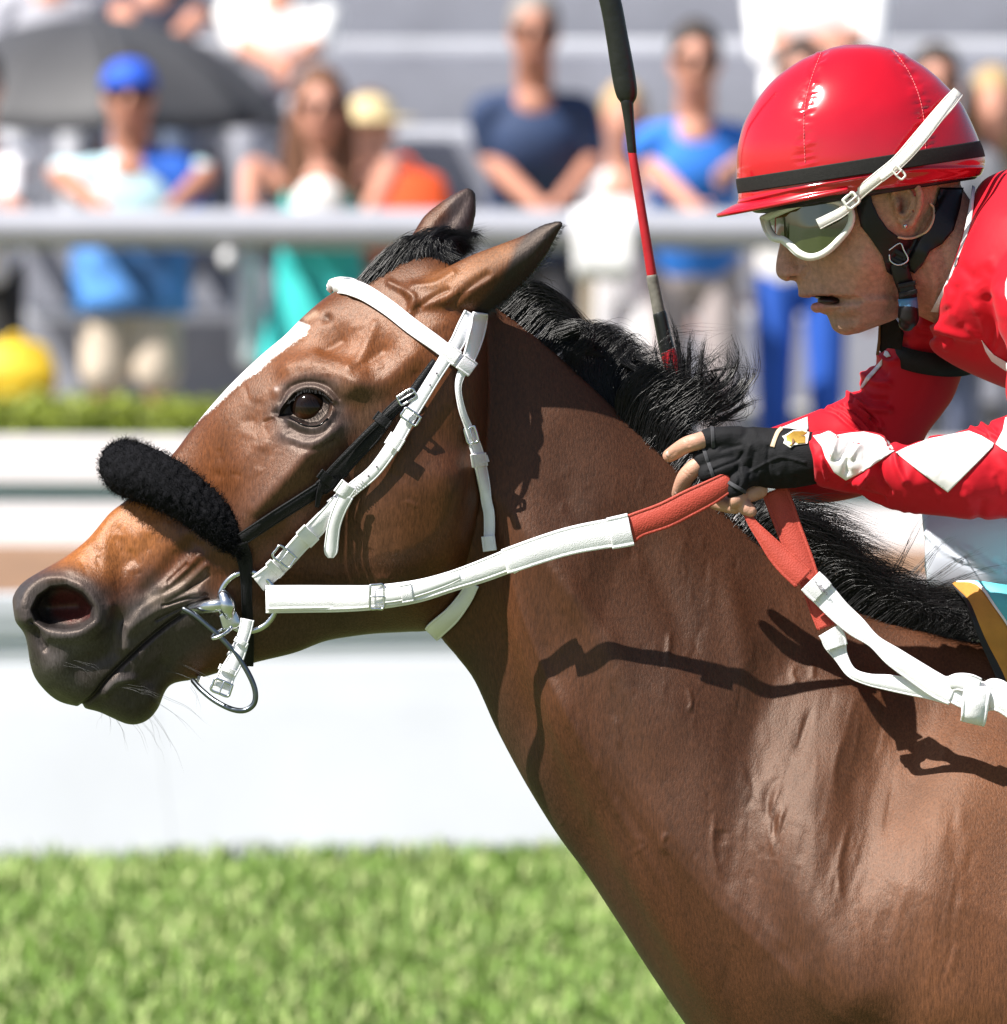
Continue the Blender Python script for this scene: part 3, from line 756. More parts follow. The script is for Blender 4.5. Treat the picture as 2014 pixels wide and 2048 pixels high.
# -- neck: crest line, jugular groove, folds and veins
S.stroke([(1040, 1020), (1060, 1300), (1130, 1480), (1240, 1680), (1400, 1950), (1600, 2250)], 45, .007, taper=True)
S.stroke([(985, 900), (990, 1180), (1020, 1330), (1090, 1500), (1190, 1700), (1330, 1930), (1500, 2200)], 28, -.007, taper=True)     # groove behind the jaw
S.stroke([(1150, 830), (1300, 1010), (1450, 1200), (1600, 1400)], 80, .006)
S.stroke([(1560, 1330), (1500, 1500), (1480, 1700), (1560, 1900)], 55, -.009)          # in front of the shoulder
S.stroke([(1700, 1420), (1640, 1600), (1640, 1800), (1720, 1980)], 70, .014)           # shoulder blade edge
S.stroke([(1900, 1500), (1860, 1750), (1900, 2000)], 90, .008)
for pts, r, h in [(C4((810, 640), (825, 690), (812, 730)), 4, .0018), (C4((745, 1135), (728, 1170), (742, 1215)), 5, .0025), (C4((1020, 900), (1040, 980), (1010, 1060)), 7, -.002),
                  (C4((1110, 940), (1085, 1030), (1110, 1150), (1100, 1230)), 9, -.004), (C4((1150, 1030), (1120, 1130), (1105, 1220)), 6, .0035),
                  (C4((1180, 560), (1170, 600), (1190, 640)), 5, .002), (C4((1240, 560), (1235, 620)), 5, .002), (C4((930, 1120), (925, 1180)), 9, -.002),
                  (C4((540, 420), (560, 520), (600, 640)), 14, .001), (C4((330, 600), (360, 760), (430, 960)), 10, .002),
                  (C4((1420, 700), (1400, 900), (1330, 1100)), 26, -.003), (C4((1560, 760), (1520, 1000), (1440, 1250)), 24, .003)]:
    S.stroke(pts, r * 1.2, h * .75, ylim=(-1, -.02), taper=True)
for pts, r, h in [([(1040, 1000), (1120, 1150), (1230, 1330), (1330, 1560)], 30, .004), ([(1000, 1080), (1060, 1260), (1150, 1450), (1260, 1650), (1400, 1880)], 9, .0022),
                  ([(1250, 1020), (1330, 1180), (1400, 1360)], 30, -.003), ([(1440, 1120), (1480, 1290), (1490, 1420)], 26, .003), ([(1110, 960), (1200, 1100)], 22, -.002), ([(1560, 1560), (1540, 1640), (1550, 1730)], 7, .002),
                  ([(1430, 1620), (1425, 1700), (1440, 1760)], 6, .0018), ([(1620, 1420), (1590, 1520)], 8, -.002), ([(1700, 1640), (1680, 1740), (1690, 1820)], 7, .0018), ([(1790, 1560), (1770, 1680)], 8, -.0018), ([(1340, 1260), (1335, 1330)], 6, .0016), ([(1230, 1430), (1240, 1500)], 6, .0014)]:
    S.stroke(pts, r, h, ylim=(-1, -.02), taper=True)
for k in range(230):        # loose skin folds running down the shoulder
    u = rng.random(); x0 = 1450 + 500 * rng.random(); y0 = 1330 + 560 * rng.random()
    if x0 - 1450 < (y0 - 1330) * -.1 or y0 < 1230 + (x0 - 1500) * .25: continue
    L_ = 40 + 110 * rng.random(); sl = -.30 + .25 * rng.random()
    pts = [(x0 - sl * 0, y0), (x0 + sl * L_ * .5 + rng.normal() * 4, y0 + L_ * .5), (x0 + sl * L_, y0 + L_)]
    S.stroke(pts, 5 + 9 * rng.random(), rng.choice([-1, 1]) * (.00012 + .00045 * rng.random()), ylim=(-1, -.03), taper=True)
for k in range(150):        # fine ripples of the neck
    x0 = 1080 + 520 * rng.random(); y0 = 900 + 850 * rng.random(); L_ = 20 + 60 * rng.random()
    S.stroke([(x0, y0), (x0 + rng.normal() * 8, y0 + L_ * .5), (x0 - .1 * L_, y0 + L_)], 4 + 6 * rng.random(), rng.choice([-1, 1]) * .0004 * (.3 + rng.random()), ylim=(-1, -.03), taper=True)
for k in range(110):        # forehead and cheek veins, small dents
    x0 = 420 + 420 * rng.random(); y0 = 640 + 560 * rng.random()
    an = rng.random() * 6.28; L_ = 15 + 35 * rng.random()
    S.stroke([(x0, y0), (x0 + L_ * .5 * math.cos(an) + 4, y0 + L_ * .5 * math.sin(an)), (x0 + L_ * math.cos(an), y0 + L_ * math.sin(an) + 4)], 4 + 5 * rng.random(), rng.choice([-1, 1]) * .0008 * rng.random(), ylim=(-1, -.02), taper=True)
for k in range(60):
    x0 = 90 + 330 * rng.random(); y0 = 1020 + 150 * rng.random()
    S.stroke([(x0, y0), (x0 + 12 * rng.normal(), y0 + 12 * rng.normal())], 5 + 6 * rng.random(), rng.choice([-1, 1]) * .0009 * rng.random(), ylim=(-1, -.01))
# -- coat colours (bay hide and markings, plus painted shade and shoulder sheen)
BROWN = (.072, .0225, .0085)
S.col[:, :3] = BROWN
S.col[:, 3] = .45
S.col[S.px < 960, 3] = np.clip((985 - S.px[S.px < 960]) / 60, .45, 1.0)
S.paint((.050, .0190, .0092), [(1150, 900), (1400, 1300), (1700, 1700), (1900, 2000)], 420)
S.paint((.112, .042, .0175), [(1930, 1600), (1960, 2050)], 240)  # shoulder sheen painted in as a lighter coat
S.paint((.076, .025, .0085), [(960, 900), (990, 1150), (1090, 1400)], 75, .6)
S.paint((.036, .020, .013), [(940, 1330), (1010, 1480), (1110, 1680), (1250, 1880), (1330, 2020)], 48, .75)  # shade along the throat painted into the coat
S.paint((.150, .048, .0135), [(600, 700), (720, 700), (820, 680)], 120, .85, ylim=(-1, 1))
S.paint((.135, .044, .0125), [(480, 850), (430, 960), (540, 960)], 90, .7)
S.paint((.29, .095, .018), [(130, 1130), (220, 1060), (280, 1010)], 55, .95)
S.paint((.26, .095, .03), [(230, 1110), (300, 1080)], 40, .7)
S.paint((.085, .044, .032), [(620, 900), (560, 980), (480, 1040)], 62, .6)
S.paint((.07, .032, .018), [(700, 1000), (800, 1180), (650, 1200)], 95, .7)
S.paint((.098, .033, .0115), [(860, 1060), (880, 1150)], 70, .7)
S.paint((.05, .038, .034), [(420, 1240), (560, 1270), (700, 1240)], 60, .5)
DK = (.037, .031, .030)
S.paint_poly(DK, D1((60, 760), (250, 735), (430, 715), (560, 790), (640, 880), (680, 960), (730, 900), (840, 840), (900, 760), (1010, 800), (1200, 860), (1330, 940), (1350, 1080), (1260, 1180), (1120, 1290), (1060, 1400), (980, 1480), (900, 1700), (100, 1700), (0, 1200)), 26)
S.paint((.060, .051, .046), D1((1150, 880), (980, 950), (830, 1050), (770, 1150)), 24, .8)
S.paint((.10, .075, .055), D1((1200, 760), (1060, 830), (930, 900)), 18, .6)
S.paint((.085, .075, .075), D1((330, 1150), (480, 1160), (300, 1300), (450, 1420)), 20, .55)
S.paint((.10, .09, .09), D1((660, 1420), (720, 1385)), 9, .6)
S.paint((.06, .05, .048), D1((130, 900), (220, 800), (360, 750), (520, 800), (610, 930)), 14, .6)
S.paint_poly((.085, .016, .014), D1((290, 900), (360, 830), (480, 860), (560, 940), (540, 1000), (420, 1035), (320, 1000)), 8, .9, ylim=(-.045, 0))
S.paint_poly((.012, .010, .010), D1((170, 980), (230, 880), (300, 830), (300, 1000), (350, 1060), (480, 1060), (400, 1085), (270, 1070)), 6, .8, ylim=(-.05, 0))  # recess of the nostril darkened
S.paint((.11, .10, .075), D1((330, 1450), (420, 1510)), 8, .6)
S.paint((.020, .016, .016), D2((700, 1060), (800, 930), (950, 860), (1100, 900), (1190, 1010), (1100, 1150), (950, 1190), (780, 1120), (700, 1060)), 20, .96)
S.paint_poly((.010, .008, .008), lid_out, 3, 1, ylim=(-1, 0))  # floor of the eye opening darkened
S.paint((.055, .042, .040), D2((760, 1240), (900, 1290), (1100, 1260), (1230, 1160)), 22, .8)
S.paint((.06, .042, .038), D2((760, 860), (950, 790), (1150, 840)), 15, .7)
S.paint((.07, .04, .026), D2((1250, 900), (1450, 950), (1400, 1150)), 40, .7)
S.paint((.05, .022, .012), D2((1090, 300),), 9, .8)  # small forehead hollow darkened
S.paint((.010, .009, .009), mouth, 3.5, .6)  # mouth crease darkened
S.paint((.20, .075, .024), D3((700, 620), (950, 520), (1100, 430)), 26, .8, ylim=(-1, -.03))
S.paint_poly((.016, .013, .013), D3((1180, 400), (1290, 250), (1500, 200), (1500, 420), (1310, 620), (1150, 780), (1000, 830), (880, 820), (990, 700), (1090, 590)), 7, 1.0, ylim=(-1, -.03))  # black ear tip, with shade of the underside painted in
S.paint_poly((.05, .042, .045), D3((760, 100), (920, 0), (980, 300), (880, 420), (800, 380), (700, 400), (660, 330), (760, 220)), 12, .85, ylim=(.02, 1))
S.paint_poly((.013, .011, .011), D3((880, 40), (910, 10), (960, 60), (945, 340), (900, 320), (925, 140)), 6, 1, ylim=(.02, 1))
blaze = D2((960, 368), (925, 440), (800, 520), (660, 620), (545, 735), (430, 800), (330, 890), (200, 1010), (80, 1110), (-40, 1230), (-90, 1230), (0, 1150), (180, 960), (350, 770), (560, 570), (760, 400), (870, 330))
i = S.near(blaze, 20, None)
jag = rng.normal(size=len(i)) * 1.2
a = np.clip(poly_mask(S.px[i] + jag, S.py[i] + jag, blaze, 2.0), 0, 1)[:, None]
S.col[i, :3] = S.col[i, :3] * (1 - a) + np.array((.80, .78, .76)) * a
S.paint((.5, .35, .25), D2((930, 310), (1000, 270)), 7, .5); S.paint((.45, .38, .36), D2((690, 870),), 4, .6)
S.done()
# -- the rest of the horse, out of the picture to the right
def leg(pts, rad): return tube([P(*q) for q in pts], rad, 16, 4)
hind = [loft([((2300, 1283), (1900, 2420), .265, 0, BR), ((2420, 1290), (2150, 2468), .28, 0, BR), ((2700, 1330), (2550, 2480), .30, 0, BR), ((3100, 1345), (3050, 2450), .30, 0, BR), ((3500, 1290), (3480, 2330), .29, 0, BR),
              ((3850, 1260), (3780, 2230), .29, 0, BR), ((4080, 1330), (4000, 2150), .24, 0, BR), ((4220, 1500), (4160, 1950), .12, 0, BR)], 40, 4)]
hind += [leg([(1800, 2250, -.12), (1500, 2600, -.13), (1180, 2760, -.12), (860, 3080, -.12), (760, 3260, -.12)], [.12, .08, .05, .032, .045]),
         leg([(2000, 2300, .12), (2000, 2700, .12), (2240, 3000, .12), (2500, 2900, .12), (2620, 3000, .12)], [.12, .075, .05, .032, .045]),
         leg([(3900, 2000, -.15), (3700, 2500, -.16), (4150, 2950, -.15), (4250, 3500, -.14), (4140, 3730, -.14)], [.2, .12, .06, .04, .05]),
         leg([(3850, 2000, .15), (3450, 2450, .16), (3500, 3000, .15), (3200, 3400, .14), (3100, 3700, .14)], [.2, .12, .06, .04, .05])]
hb = blob('hind', hind, .016, smooth=4)
g = bmesh.new(); g.from_mesh(hm)
lay = g.verts.layers.float_color['tint']
n0 = len(g.verts); g.from_mesh(hb); g.verts.ensure_lookup_table()
for v in g.verts[n0:]: v[lay] = (*BROWN, .45)
g.to_mesh(hm); g.free()
horse = thing('racehorse', 'bay racehorse with a narrow white blaze and dark muzzle, neck stretched out at a gallop', 'horse', P(2000, 3790, 0))
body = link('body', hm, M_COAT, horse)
DG = bpy.context.evaluated_depsgraph_get()
class Surf:
    def __init__(s, mesh):
        n = len(mesh.polygons)
        s.t = BVHTree.FromPolygons(get_co(mesh).tolist(), [tuple(p.vertices) for p in mesh.polygons])
    def hit(s, px, py):
        o = Vector((0, -CAM_D, CAM_H)); d = (P(px, py, 0) - o).normalized()
        r = s.t.ray_cast(o, d)
        return (r[0], r[1]) if r[0] is not None else (None, None)
HS = Surf(hm)

# -- eyeball
er = .0255
lid_y = HS.hit(*D2((960, 858))[0])[0].y
eye_c = P(622, 815, lid_y + er - .0022)
g = G(); g.add(*ell(eye_c, (er, er, er), 64, 40)); em_ = g.mesh('eye'); ES = Sculpt(em_)
ES.col[:, :3] = (.0045, .0025, .002)
ES.paint((.055, .020, .006), D2((880, 1085), (960, 1100), (1040, 1070)), 9, .9)
ES.paint((.012, .006, .004), D2((860, 1000), (960, 960), (1060, 1000)), 14, .6)
ES.done()
M_EYE = mat('horse_eye', (1, 1, 1), rough=.06, spec=.28, var=.15, vscale=300, attr=True)
link('eye', em_, M_EYE, horse)
make('tear_rim', [tube([P(*q, HS.hit(*q)[0].y - .0004) for q in D2((800, 1105), (880, 1150), (960, 1172), (1040, 1160), (1100, 1110))], .0011, 6, 4)], M_EYE, horse)
# -- hair
def strands(groups, k=3, seg=14):
    """groups: (guide pts [(px,py,y)...], count, root spread px, tip spread px, radius m, wave px)"""
    g = G()
    th = np.linspace(0, 2 * np.pi, k, endpoint=False)
    for guide, cnt, s0, s1, rad, wave in groups:
        base = crom(guide, 6)
        tt = np.linspace(0, len(base) - 1, seg); base = np.stack([np.interp(tt, np.arange(len(base)), base[:, c]) for c in range(3)], 1)
        t = np.linspace(0, 1, seg)
        for _ in range(cnt):
            off0 = rng.normal(size=2) * s0 * .6; off1 = rng.normal(size=2) * s1 * .6
            y0, y1 = rng.normal(size=2) * np.array([s0, s1]) * .00030
            p = base.copy(); Ls = .65 + .45 * rng.random()
            p[:, :2] = base[0, :2] + (base[:, :2] - base[0, :2]) * (t * Ls + (1 - t) * 1)[:, None]
            ph = rng.random(2) * 6.28; f = 1.5 + 3 * rng.random()
            wv = np.stack([np.sin(t * f * 3 + ph[0]), np.sin(t * f * 3.7 + ph[1])], 1) * wave * t[:, None]
            p[:, :2] += off0 * (1 - t)[:, None] + off1 * (t ** 1.3)[:, None] + wv
            p[:, 2] += y0 * (1 - t) + y1 * t
            c = PA(p[:, 0], p[:, 1], p[:, 2])
            T, n, b = frames(c)
            r = rad * (.7 + .6 * rng.random()) * np.clip((1 - t) * 2.2, .12, 1)
            Rr = c[:, None] + (n[:, None] * np.cos(th)[None, :, None] + b[:, None] * np.sin(th)[None, :, None]) * r[:, None, None]
            g.add(Rr.reshape(-1, 3), grid_faces(seg, k))
    return g

mg = []
MM = fr(1000, 560, 3.4)
crest = crom([(985, 600), (1050, 652), (1113, 706), (1173, 768), (1250, 840), (1310, 893)], 12)
def cr(x): return float(np.interp(x, crest[:, 0], crest[:, 1]))
for k_ in range(44):                                # swept back behind the ears, ending in a twisted lock
    u = k_ / 43; x = 985 + 135 * u + 6 * rng.normal(); y = cr(x); L1 = 1 - .45 * u
    j = rng.normal(size=4) * 8
    mg.append(([(x - 4, y + 4, .002), (x + 55 * L1, y - 34 * L1 - 8 + j[0] * .5, .010), (x + 120 * L1 + 6, y - 12 * L1 + j[1], .016), (1175 + j[2] - 10 * (1 - u), 672 + 26 * u + j[3], .022), (1182 + j[0], 692 + 10 * u + j[1], .024)], 34, 8, 10, .00026, 3))
for (tx, ty, n) in [(1140, 735, 60), (1128, 720, 50), (1150, 745, 50), (1170, 735, 60), (1125, 700, 30), (1172, 770, 20), (1160, 700, 60), (1178, 660, 40)]:
    mg.append(([(1110, 668, .008), (1165, 652, .004), (1183, 672, .0), (1165, 700, -.004), (tx, ty, -.006)], n, 12, 7, .00028, 4))
for k_ in range(46):                                # steep glossy mass standing on the crest
    u = k_ / 45; x = 1150 + 165 * u; y = cr(x) + 4; hgt = 96 + 34 * math.sin(math.pi * min(1, u * 1.25)); j = rng.normal(size=5) * 6
    mg.append(([(x, y, .004), (x - 14 + j[0], y - hgt * .45, .012), (x - 6 + j[1] + 20 * u, y - hgt * .85, .022), (x + 34 + j[2] + 30 * u, y - hgt - 2, .034), (x + 78 + j[3] + 16 * u, y - hgt * .72 + j[4], .046)], 44, 9, 15, .00028, 2.5))
for k_ in range(40):                                # dark mass before the hand
    u = k_ / 39; x = 1235 + 100 * u; y = cr(min(x, 1309)) + (x - 1309 if x > 1309 else 0) * .9 + 10; j = rng.normal(size=6) * 9
    mg.append(([(x, y, -.004), (x + 14 + j[0], y - 55, -.006), (x + 50 + j[1], y - 95 + j[2], -.004), (x + 100 + j[3], y - 100 - 20 * u + j[4], .002), (x + 135 + 14 * j[5] / 9, y - 70 + 3 * j[5], .008)], 32, 9, 15, .00030, 6))
def arc(x0, y0, tx, ty, bend):
    d = np.array([tx - x0, ty - y0]); nn = np.array([d[1], -d[0]]) * bend
    return [(x0, y0, .0), (x0 + d[0] * .33 + nn[0] * .8, y0 + d[1] * .33 + nn[1] * .8, .008), (x0 + d[0] * .7 + nn[0], y0 + d[1] * .7 + nn[1], .016), (tx, ty, .02)]
for (a_, t_, bend, n) in [((1240, 790), (1150, 290), .02, 0), ((1230, 760), (1150, 220), -.05, 30), ((1280, 740), (1310, 350), .05, 34), ((1350, 760), (1400, 370), .02, 26), ((1380, 800), (1570, 380), -.25, 34), ((1400, 850), (1640, 470), -.28, 30), ((1420, 900), (1725, 420), -.22, 20),
                          ((1300, 800), (1250, 430), .05, 30), ((1200, 760), (1180, 440), .08, 24), ((1110, 640), (790, 380), .25, 36), ((1100, 600), (900, 400), .22, 20), ((1120, 660), (1060, 350), .1, 10), ((1400, 760), (1550, 450), -.15, 18), ((1330, 850), (1480, 560), -.1, 24), ((1450, 900), (1690, 640), -.2, 20), ((1400, 960), (1590, 700), .2, 12), ((1430, 1000), (1790, 800), .03, 26), ((1250, 660), (1790, 630), .08, 5), ((1400, 830), (1620, 600), -.2, 16), ((1360, 700), (1540, 750), .2, 10), ((1440, 620), (1560, 780), -.05, 8)]:
    if not n: continue
    p = MM(a_, t_); mg.append((arc(*p[0], *p[1], bend), int(n * 1.3), 7, 4.5, .00034, 3))
for k_ in range(60):
    p = MM((1100 + 350 * rng.random(), 750 + 250 * rng.random()), (1150 + 560 * rng.random(), 350 + 500 * rng.random()))
    mg.append((arc(*p[0], *p[1], .3 * rng.normal() - .08), 6, 6, 5, .00030, 5))
for k_ in range(46):
    u = k_ / 45; x = 1290 + 260 * u; y = 875 + 225 * u + 8; j = rng.normal(size=3) * 7
    mg.append(([(x - 6, y + 4, -.006), (x + 26, y - 34 + j[0], .0), (x + 62, y - 40 + j[1], .008), (x + 105 + j[2], y - 8, .012)], 32, 10, 16, .00028, 4))
low = crom([(1500, 1062), (1560, 1112), (1640, 1178), (1725, 1225), (1800, 1250), (1870, 1266), (1940, 1280)], 9)
for q in low:                                       # lower mane lying back over the withers
    x, y = q
    u = min(1, (x - 1500) / 370)
    mg.append(([(x - 10, y + 6, -.004), (x + 50, y - 44 + 10 * u, -.012), (x + 130, y - 22, -.016), (x + 215 - 120 * u, y + 40 - 34 * u, -.014)], 46, 12, 24, .00028, 4))
    mg.append(([(x - 6, y + 2, .0), (x + 40, y - 50, .0), (x + 120, y - 62 + 10 * u, .0), (x + 230 - 110 * u, y - 20, .0)], 36, 12, 24, .00026, 4))
for (x, y, tx, ty, n) in [(1760, 1190, 1850, 1030, 14), (1780, 1190, 1910, 1070, 16), (1800, 1190, 1960, 1100, 16), (1800, 1195, 2010, 1130, 14), (1840, 1200, 2012, 1165, 16), (1860, 1210, 2016, 1195, 18),
                          (1600, 1080, 1780, 1105, 18), (1580, 1060, 1660, 1080, 30), (1530, 1040, 1600, 1050, 40), (1880, 1225, 2000, 1215, 16), (1840, 1195, 1990, 1180, 16)]:
    mg.append(([(x, y, .0), (x * .6 + tx * .4, y * .6 + ty * .4 + 4, .0), (x * .25 + tx * .75, y * .25 + ty * .75 - 4, .005), (tx, ty, .01)], n, 14, 8, .0002, 3))
link('mane', strands(mg).mesh('mane'), M_MANE, horse)
fg = []
for k_ in range(46):
    u = k_ / 45; j = rng.normal(size=4) * 4
    r0 = D3((250 + 580 * u, 600 - 90 * u + 6 * j[0]))[0]; t0 = D3((885 + 6 * j[1], 315 + 120 * u + 4 * j[2]))[0]
    m0 = D3((430 + 320 * u, 452 - 20 * u + 8 * j[3]))[0]; m1 = D3((650 + 170 * u, 340 + 70 * u + 7 * j[0]))[0]
    fg.append(([(r0[0], r0[1] + 4, -.030), (m0[0], m0[1], -.022), (m1[0], m1[1], -.006), (t0[0] + 6, t0[1], .006)], 80, 12, 9, .00027, 3))
for (tx, ty, n) in [(1010, 400, 40), (1040, 300, 8), (960, 270, 8), (1000, 330, 12), (930, 400, 16), (1045, 270, 5), (900, 430, 20), (1020, 370, 10)]:
    q = D3((860, 350), (930, 320), (tx, ty)); fg.append(([(q[0][0] - 20, q[0][1] + 5, .0), (q[0][0], q[0][1], .01), (q[1][0], q[1][1], .02), (q[2][0], q[2][1], .02)], n, 7, 4, .00022, 2))
eg = []
for k_ in range(60):
    u = k_ / 59; q = crom(D3((990, 800), (1110, 735), (1250, 590), (1370, 430), (1448, 265)), 20); q = q[int(u * (len(q) - 1))]
    yy = -.062 - .016 * u
    eg.append(([(q[0] - 3, q[1] - 3, yy), (q[0] + 5, q[1] + 3, yy), (q[0] + 10 + 4 * rng.random(), q[1] + 1 + 5 * rng.normal(), yy)], 5, 4, 3, .00018, 1))
for (x, y, tx, ty) in [(1350, 460, 1430, 480), (1330, 520, 1400, 530), (1340, 500, 1420, 500), (1300, 560, 1440, 680), (1290, 580, 1450, 640)]:
    p = D3((x, y), (tx, ty)); eg.append((arc(*p[0], *p[1], .1), 2, 4, 3, .00018, 2))
link('ear_hair', strands(eg).mesh('ear_hair'), M_WHISK, horse)['kind'] = 'stuff'
link('forelock', strands(fg).mesh('forelock'), M_MANE, horse)
wg = []
for (x, y, tx, ty) in [(200, 1420, 195, 1460), (215, 1430, 222, 1475), (235, 1440, 250, 1500), (262, 1440, 300, 1520), (280, 1440, 345, 1530), (300, 1420, 380, 1545), (305, 1400, 400, 1480), (320, 1390, 420, 1450),
                       (260, 1380, 340, 1400), (250, 1370, 330, 1395), (270, 1385, 330, 1410), (240, 1375, 300, 1402), (360, 1325, 440, 1385), (330, 1340, 410, 1375), (380, 1370, 405, 1430), (70, 1320, 55, 1318), (72, 1330, 58, 1335), (130, 1330, 210, 1360), (150, 1320, 230, 1350), (290, 1430, 320, 1500)]:
    hh, _ = HS.hit(x, y); yy = hh.y - .001 if hh is not None else -.02
    wg.append(([(x, y, yy), ((x + tx) / 2 + 4, (y + ty) / 2 - 5, yy - .012), (tx, ty, yy - .02)], 2, 5, 9, .00014, 2))
for k_ in range(26):
    u = k_ / 25; q = crom(D2((800, 960), (880, 885), (960, 865), (1060, 890), (1130, 950)), 10); q = q[int(u * (len(q) - 1))]
    wg.append(([(q[0], q[1] + 3, lid_y - .004), (q[0] + 3 * (u - .5), q[1] + 7, lid_y - .012), (q[0] + 12 * (u - .45), q[1] + 9, lid_y - .018)], 2, 2, 2, .00022, .5))
link('whiskers', strands(wg).mesh('whiskers'), M_WHISK, horse)['kind'] = 'stuff'
# ================================================================== TACK
M_WHITE = mat('white_biothane', (.86, .85, .88), rough=.32, spec=.5, var=.03, vscale=60, bump=.08, bscale=400)
M_WEB = mat('white_webbing', (.87, .86, .88), rough=.8, spec=.2, var=.13, vscale=38, weave=900)
M_BLACKW = mat('black_webbing', (.007, .007, .008), rough=.6, spec=.22, var=.3, vscale=120, weave=520)
M_FLEECE = mat('black_fleece', (.007, .007, .0085), rough=.95, spec=.1, var=.5, vscale=160, bump=1.0, bscale=160)
M_STEEL = mat('bit_steel', (.62, .64, .67), rough=.22, metal=1.0, var=.08, vscale=150)
M_DSTEEL = mat('dull_steel', (.16, .18, .20), rough=.30, metal=1.0, var=.15, vscale=150)
M_RUBBER = mat('red_rubber', (.40, .055, .035), rough=.6, spec=.3, var=.08, vscale=70, weave=480)
M_INK = mat('ink', (.12, .10, .13), rough=.8)

def rsmooth(a, n=2):
    a = np.asarray(a, float)
    for _ in range(n):
        b = a.copy(); b[1:-1] = (a[:-2] + 2 * a[1:-1] + a[2:]) / 4; a = b
    return a

def ribbon(pts, widths, off=.003, th=.003, surf=None, sub=8, crown=.4, edge_y=True):
    """strap along photo pixels; rows (px,py) lie on the surface, rows (px,py,y) hang at depth y"""
    w = np.full(len(pts), float(widths)) if np.isscalar(widths) else np.asarray(widths, float)
    c = crom([[p[0], p[1], ww] for p, ww in zip(pts, w)], sub)
    ex = np.array([p[2] if len(p) > 2 and p[2] is not None else np.nan for p in pts], float)
    yk = np.full(len(c), np.nan)
    if not np.isnan(ex).all():
        kk = np.arange(len(pts)) * sub
        for i in range(len(pts) - 1):
            if not (np.isnan(ex[i]) or np.isnan(ex[i + 1])):
                yk[i * sub:(i + 1) * sub + 1] = np.linspace(ex[i], ex[i + 1], sub + 1)
        for i in range(len(pts)):
            if not np.isnan(ex[i]): yk[i * sub] = ex[i]
    d = np.gradient(c[:, :2], axis=0); d /= np.linalg.norm(d, axis=1)[:, None] + 1e-9
    nrm = np.stack([-d[:, 1], d[:, 0]], 1)
    us = np.array([-1, -.5, 0, .5, 1.])
    Y = np.full((len(c), 5), np.nan)
    for i in range(len(c)):
        for j, u in enumerate(us):
            if not np.isnan(yk[i]): Y[i, j] = yk[i]; continue
            q = c[i, :2] + nrm[i] * u * c[i, 2] / 2
            h, _ = surf.hit(q[0], q[1])
            if h is not None: Y[i, j] = h.y - off
    for j in range(5):
        ok = ~np.isnan(Y[:, j])
        if not ok.any(): Y[:, j] = np.nanmean(Y); continue
        Y[:, j] = np.interp(np.arange(len(c)), np.nonzero(ok)[0], Y[ok, j])
    # a strap spans hollows: near-straight across its width
    mid = np.minimum.reduce([Y[:, 2], (Y[:, 1] + Y[:, 3]) / 2, (Y[:, 0] + Y[:, 4]) / 2])
    sl = (Y[:, 4] - Y[:, 0]) / 2
    k = max(2, sub // 2)
    mid = np.minimum(rsmooth(mid, k), rsmooth(np.minimum(mid, rsmooth(mid, 1)), k)); sl = rsmooth(np.clip(sl, -.02, .02), k)
    R = []
    for i in range(len(c)):
        a = PA(*(c[i, :2] - nrm[i] * c[i, 2] / 2), mid[i] - sl[i]); b = PA(*(c[i, :2] + nrm[i] * c[i, 2] / 2), mid[i] + sl[i])
        R.append((a, b))
    A = np.array([r[0] for r in R]); B = np.array([r[1] for r in R])
    C = (A + B) / 2; H = (B - A) / 2
    T = np.gradient(C, axis=0)
    n = np.cross(T, H); n /= np.linalg.norm(n, axis=1)[:, None] + 1e-12
    n[n[:, 1] > 0] *= -1
    th = th * .68
    prof = [(-1, .1), (-.99, .8), (-.90, 1), (-.80, 1), (-.76, .78), (-.72, 1), (0, 1), (.72, 1), (.76, .78), (.80, 1), (.90, 1), (.99, .8), (1, .1), (.9, 0), (-.9, 0)]
    RR = np.stack([C + H * u + n * (v * th) for u, v in prof], 1)
    return rings(RR)

def strap(name, pts, widths, m, parent, **kw):
    kw.setdefault('surf', HS)
    return make(name, [ribbon(pts, widths, **kw)], m, parent)

def across(p, q, t, ln):
    """short centred piece of length ln px at fraction t on p->q"""
    p = np.array(p[:2]); q = np.array(q[:2]); d = (q - p) / np.linalg.norm(q - p); c = p + (q - p) * t
    return [tuple(c - d * ln / 2), tuple(c), tuple(c + d * ln / 2)]

def buckle(parent, c, ang, w, h, m=None, surf=None, off=.008, r=.0016, y=None):
    """rectangular wire buckle with a prong; c px, ang deg, w/h px"""
    ca, sa = math.cos(math.radians(ang)), math.sin(math.radians(ang))
    def q(u, v): return (c[0] + u * ca - v * sa, c[1] + u * sa + v * ca)
    def yy(p):
        if y is not None: return y
        hh, _ = (surf or HS).hit(*c); return hh.y - off
    loop = [q(-w / 2, -h / 2), q(0, -h / 2 - 1), q(w / 2, -h / 2), q(w / 2 + 1, 0), q(w / 2, h / 2), q(0, h / 2 + 1), q(-w / 2, h / 2), q(-w / 2 - 1, 0), q(-w / 2, -h / 2)]
    o = make('buckle', [tube([P(*p, yy(p)) for p in loop], r, 8, 3)], m or M_STEEL, parent)
    make('prong', [tube([P(*q(-w / 2, 0), yy(0) - .0012), P(*q(w * .2, 0), yy(0) - .0025), P(*q(w / 2 + 2, 0), yy(0) - .0015)], r * .6, 6, 3)], m or M_STEEL, o)
    return o

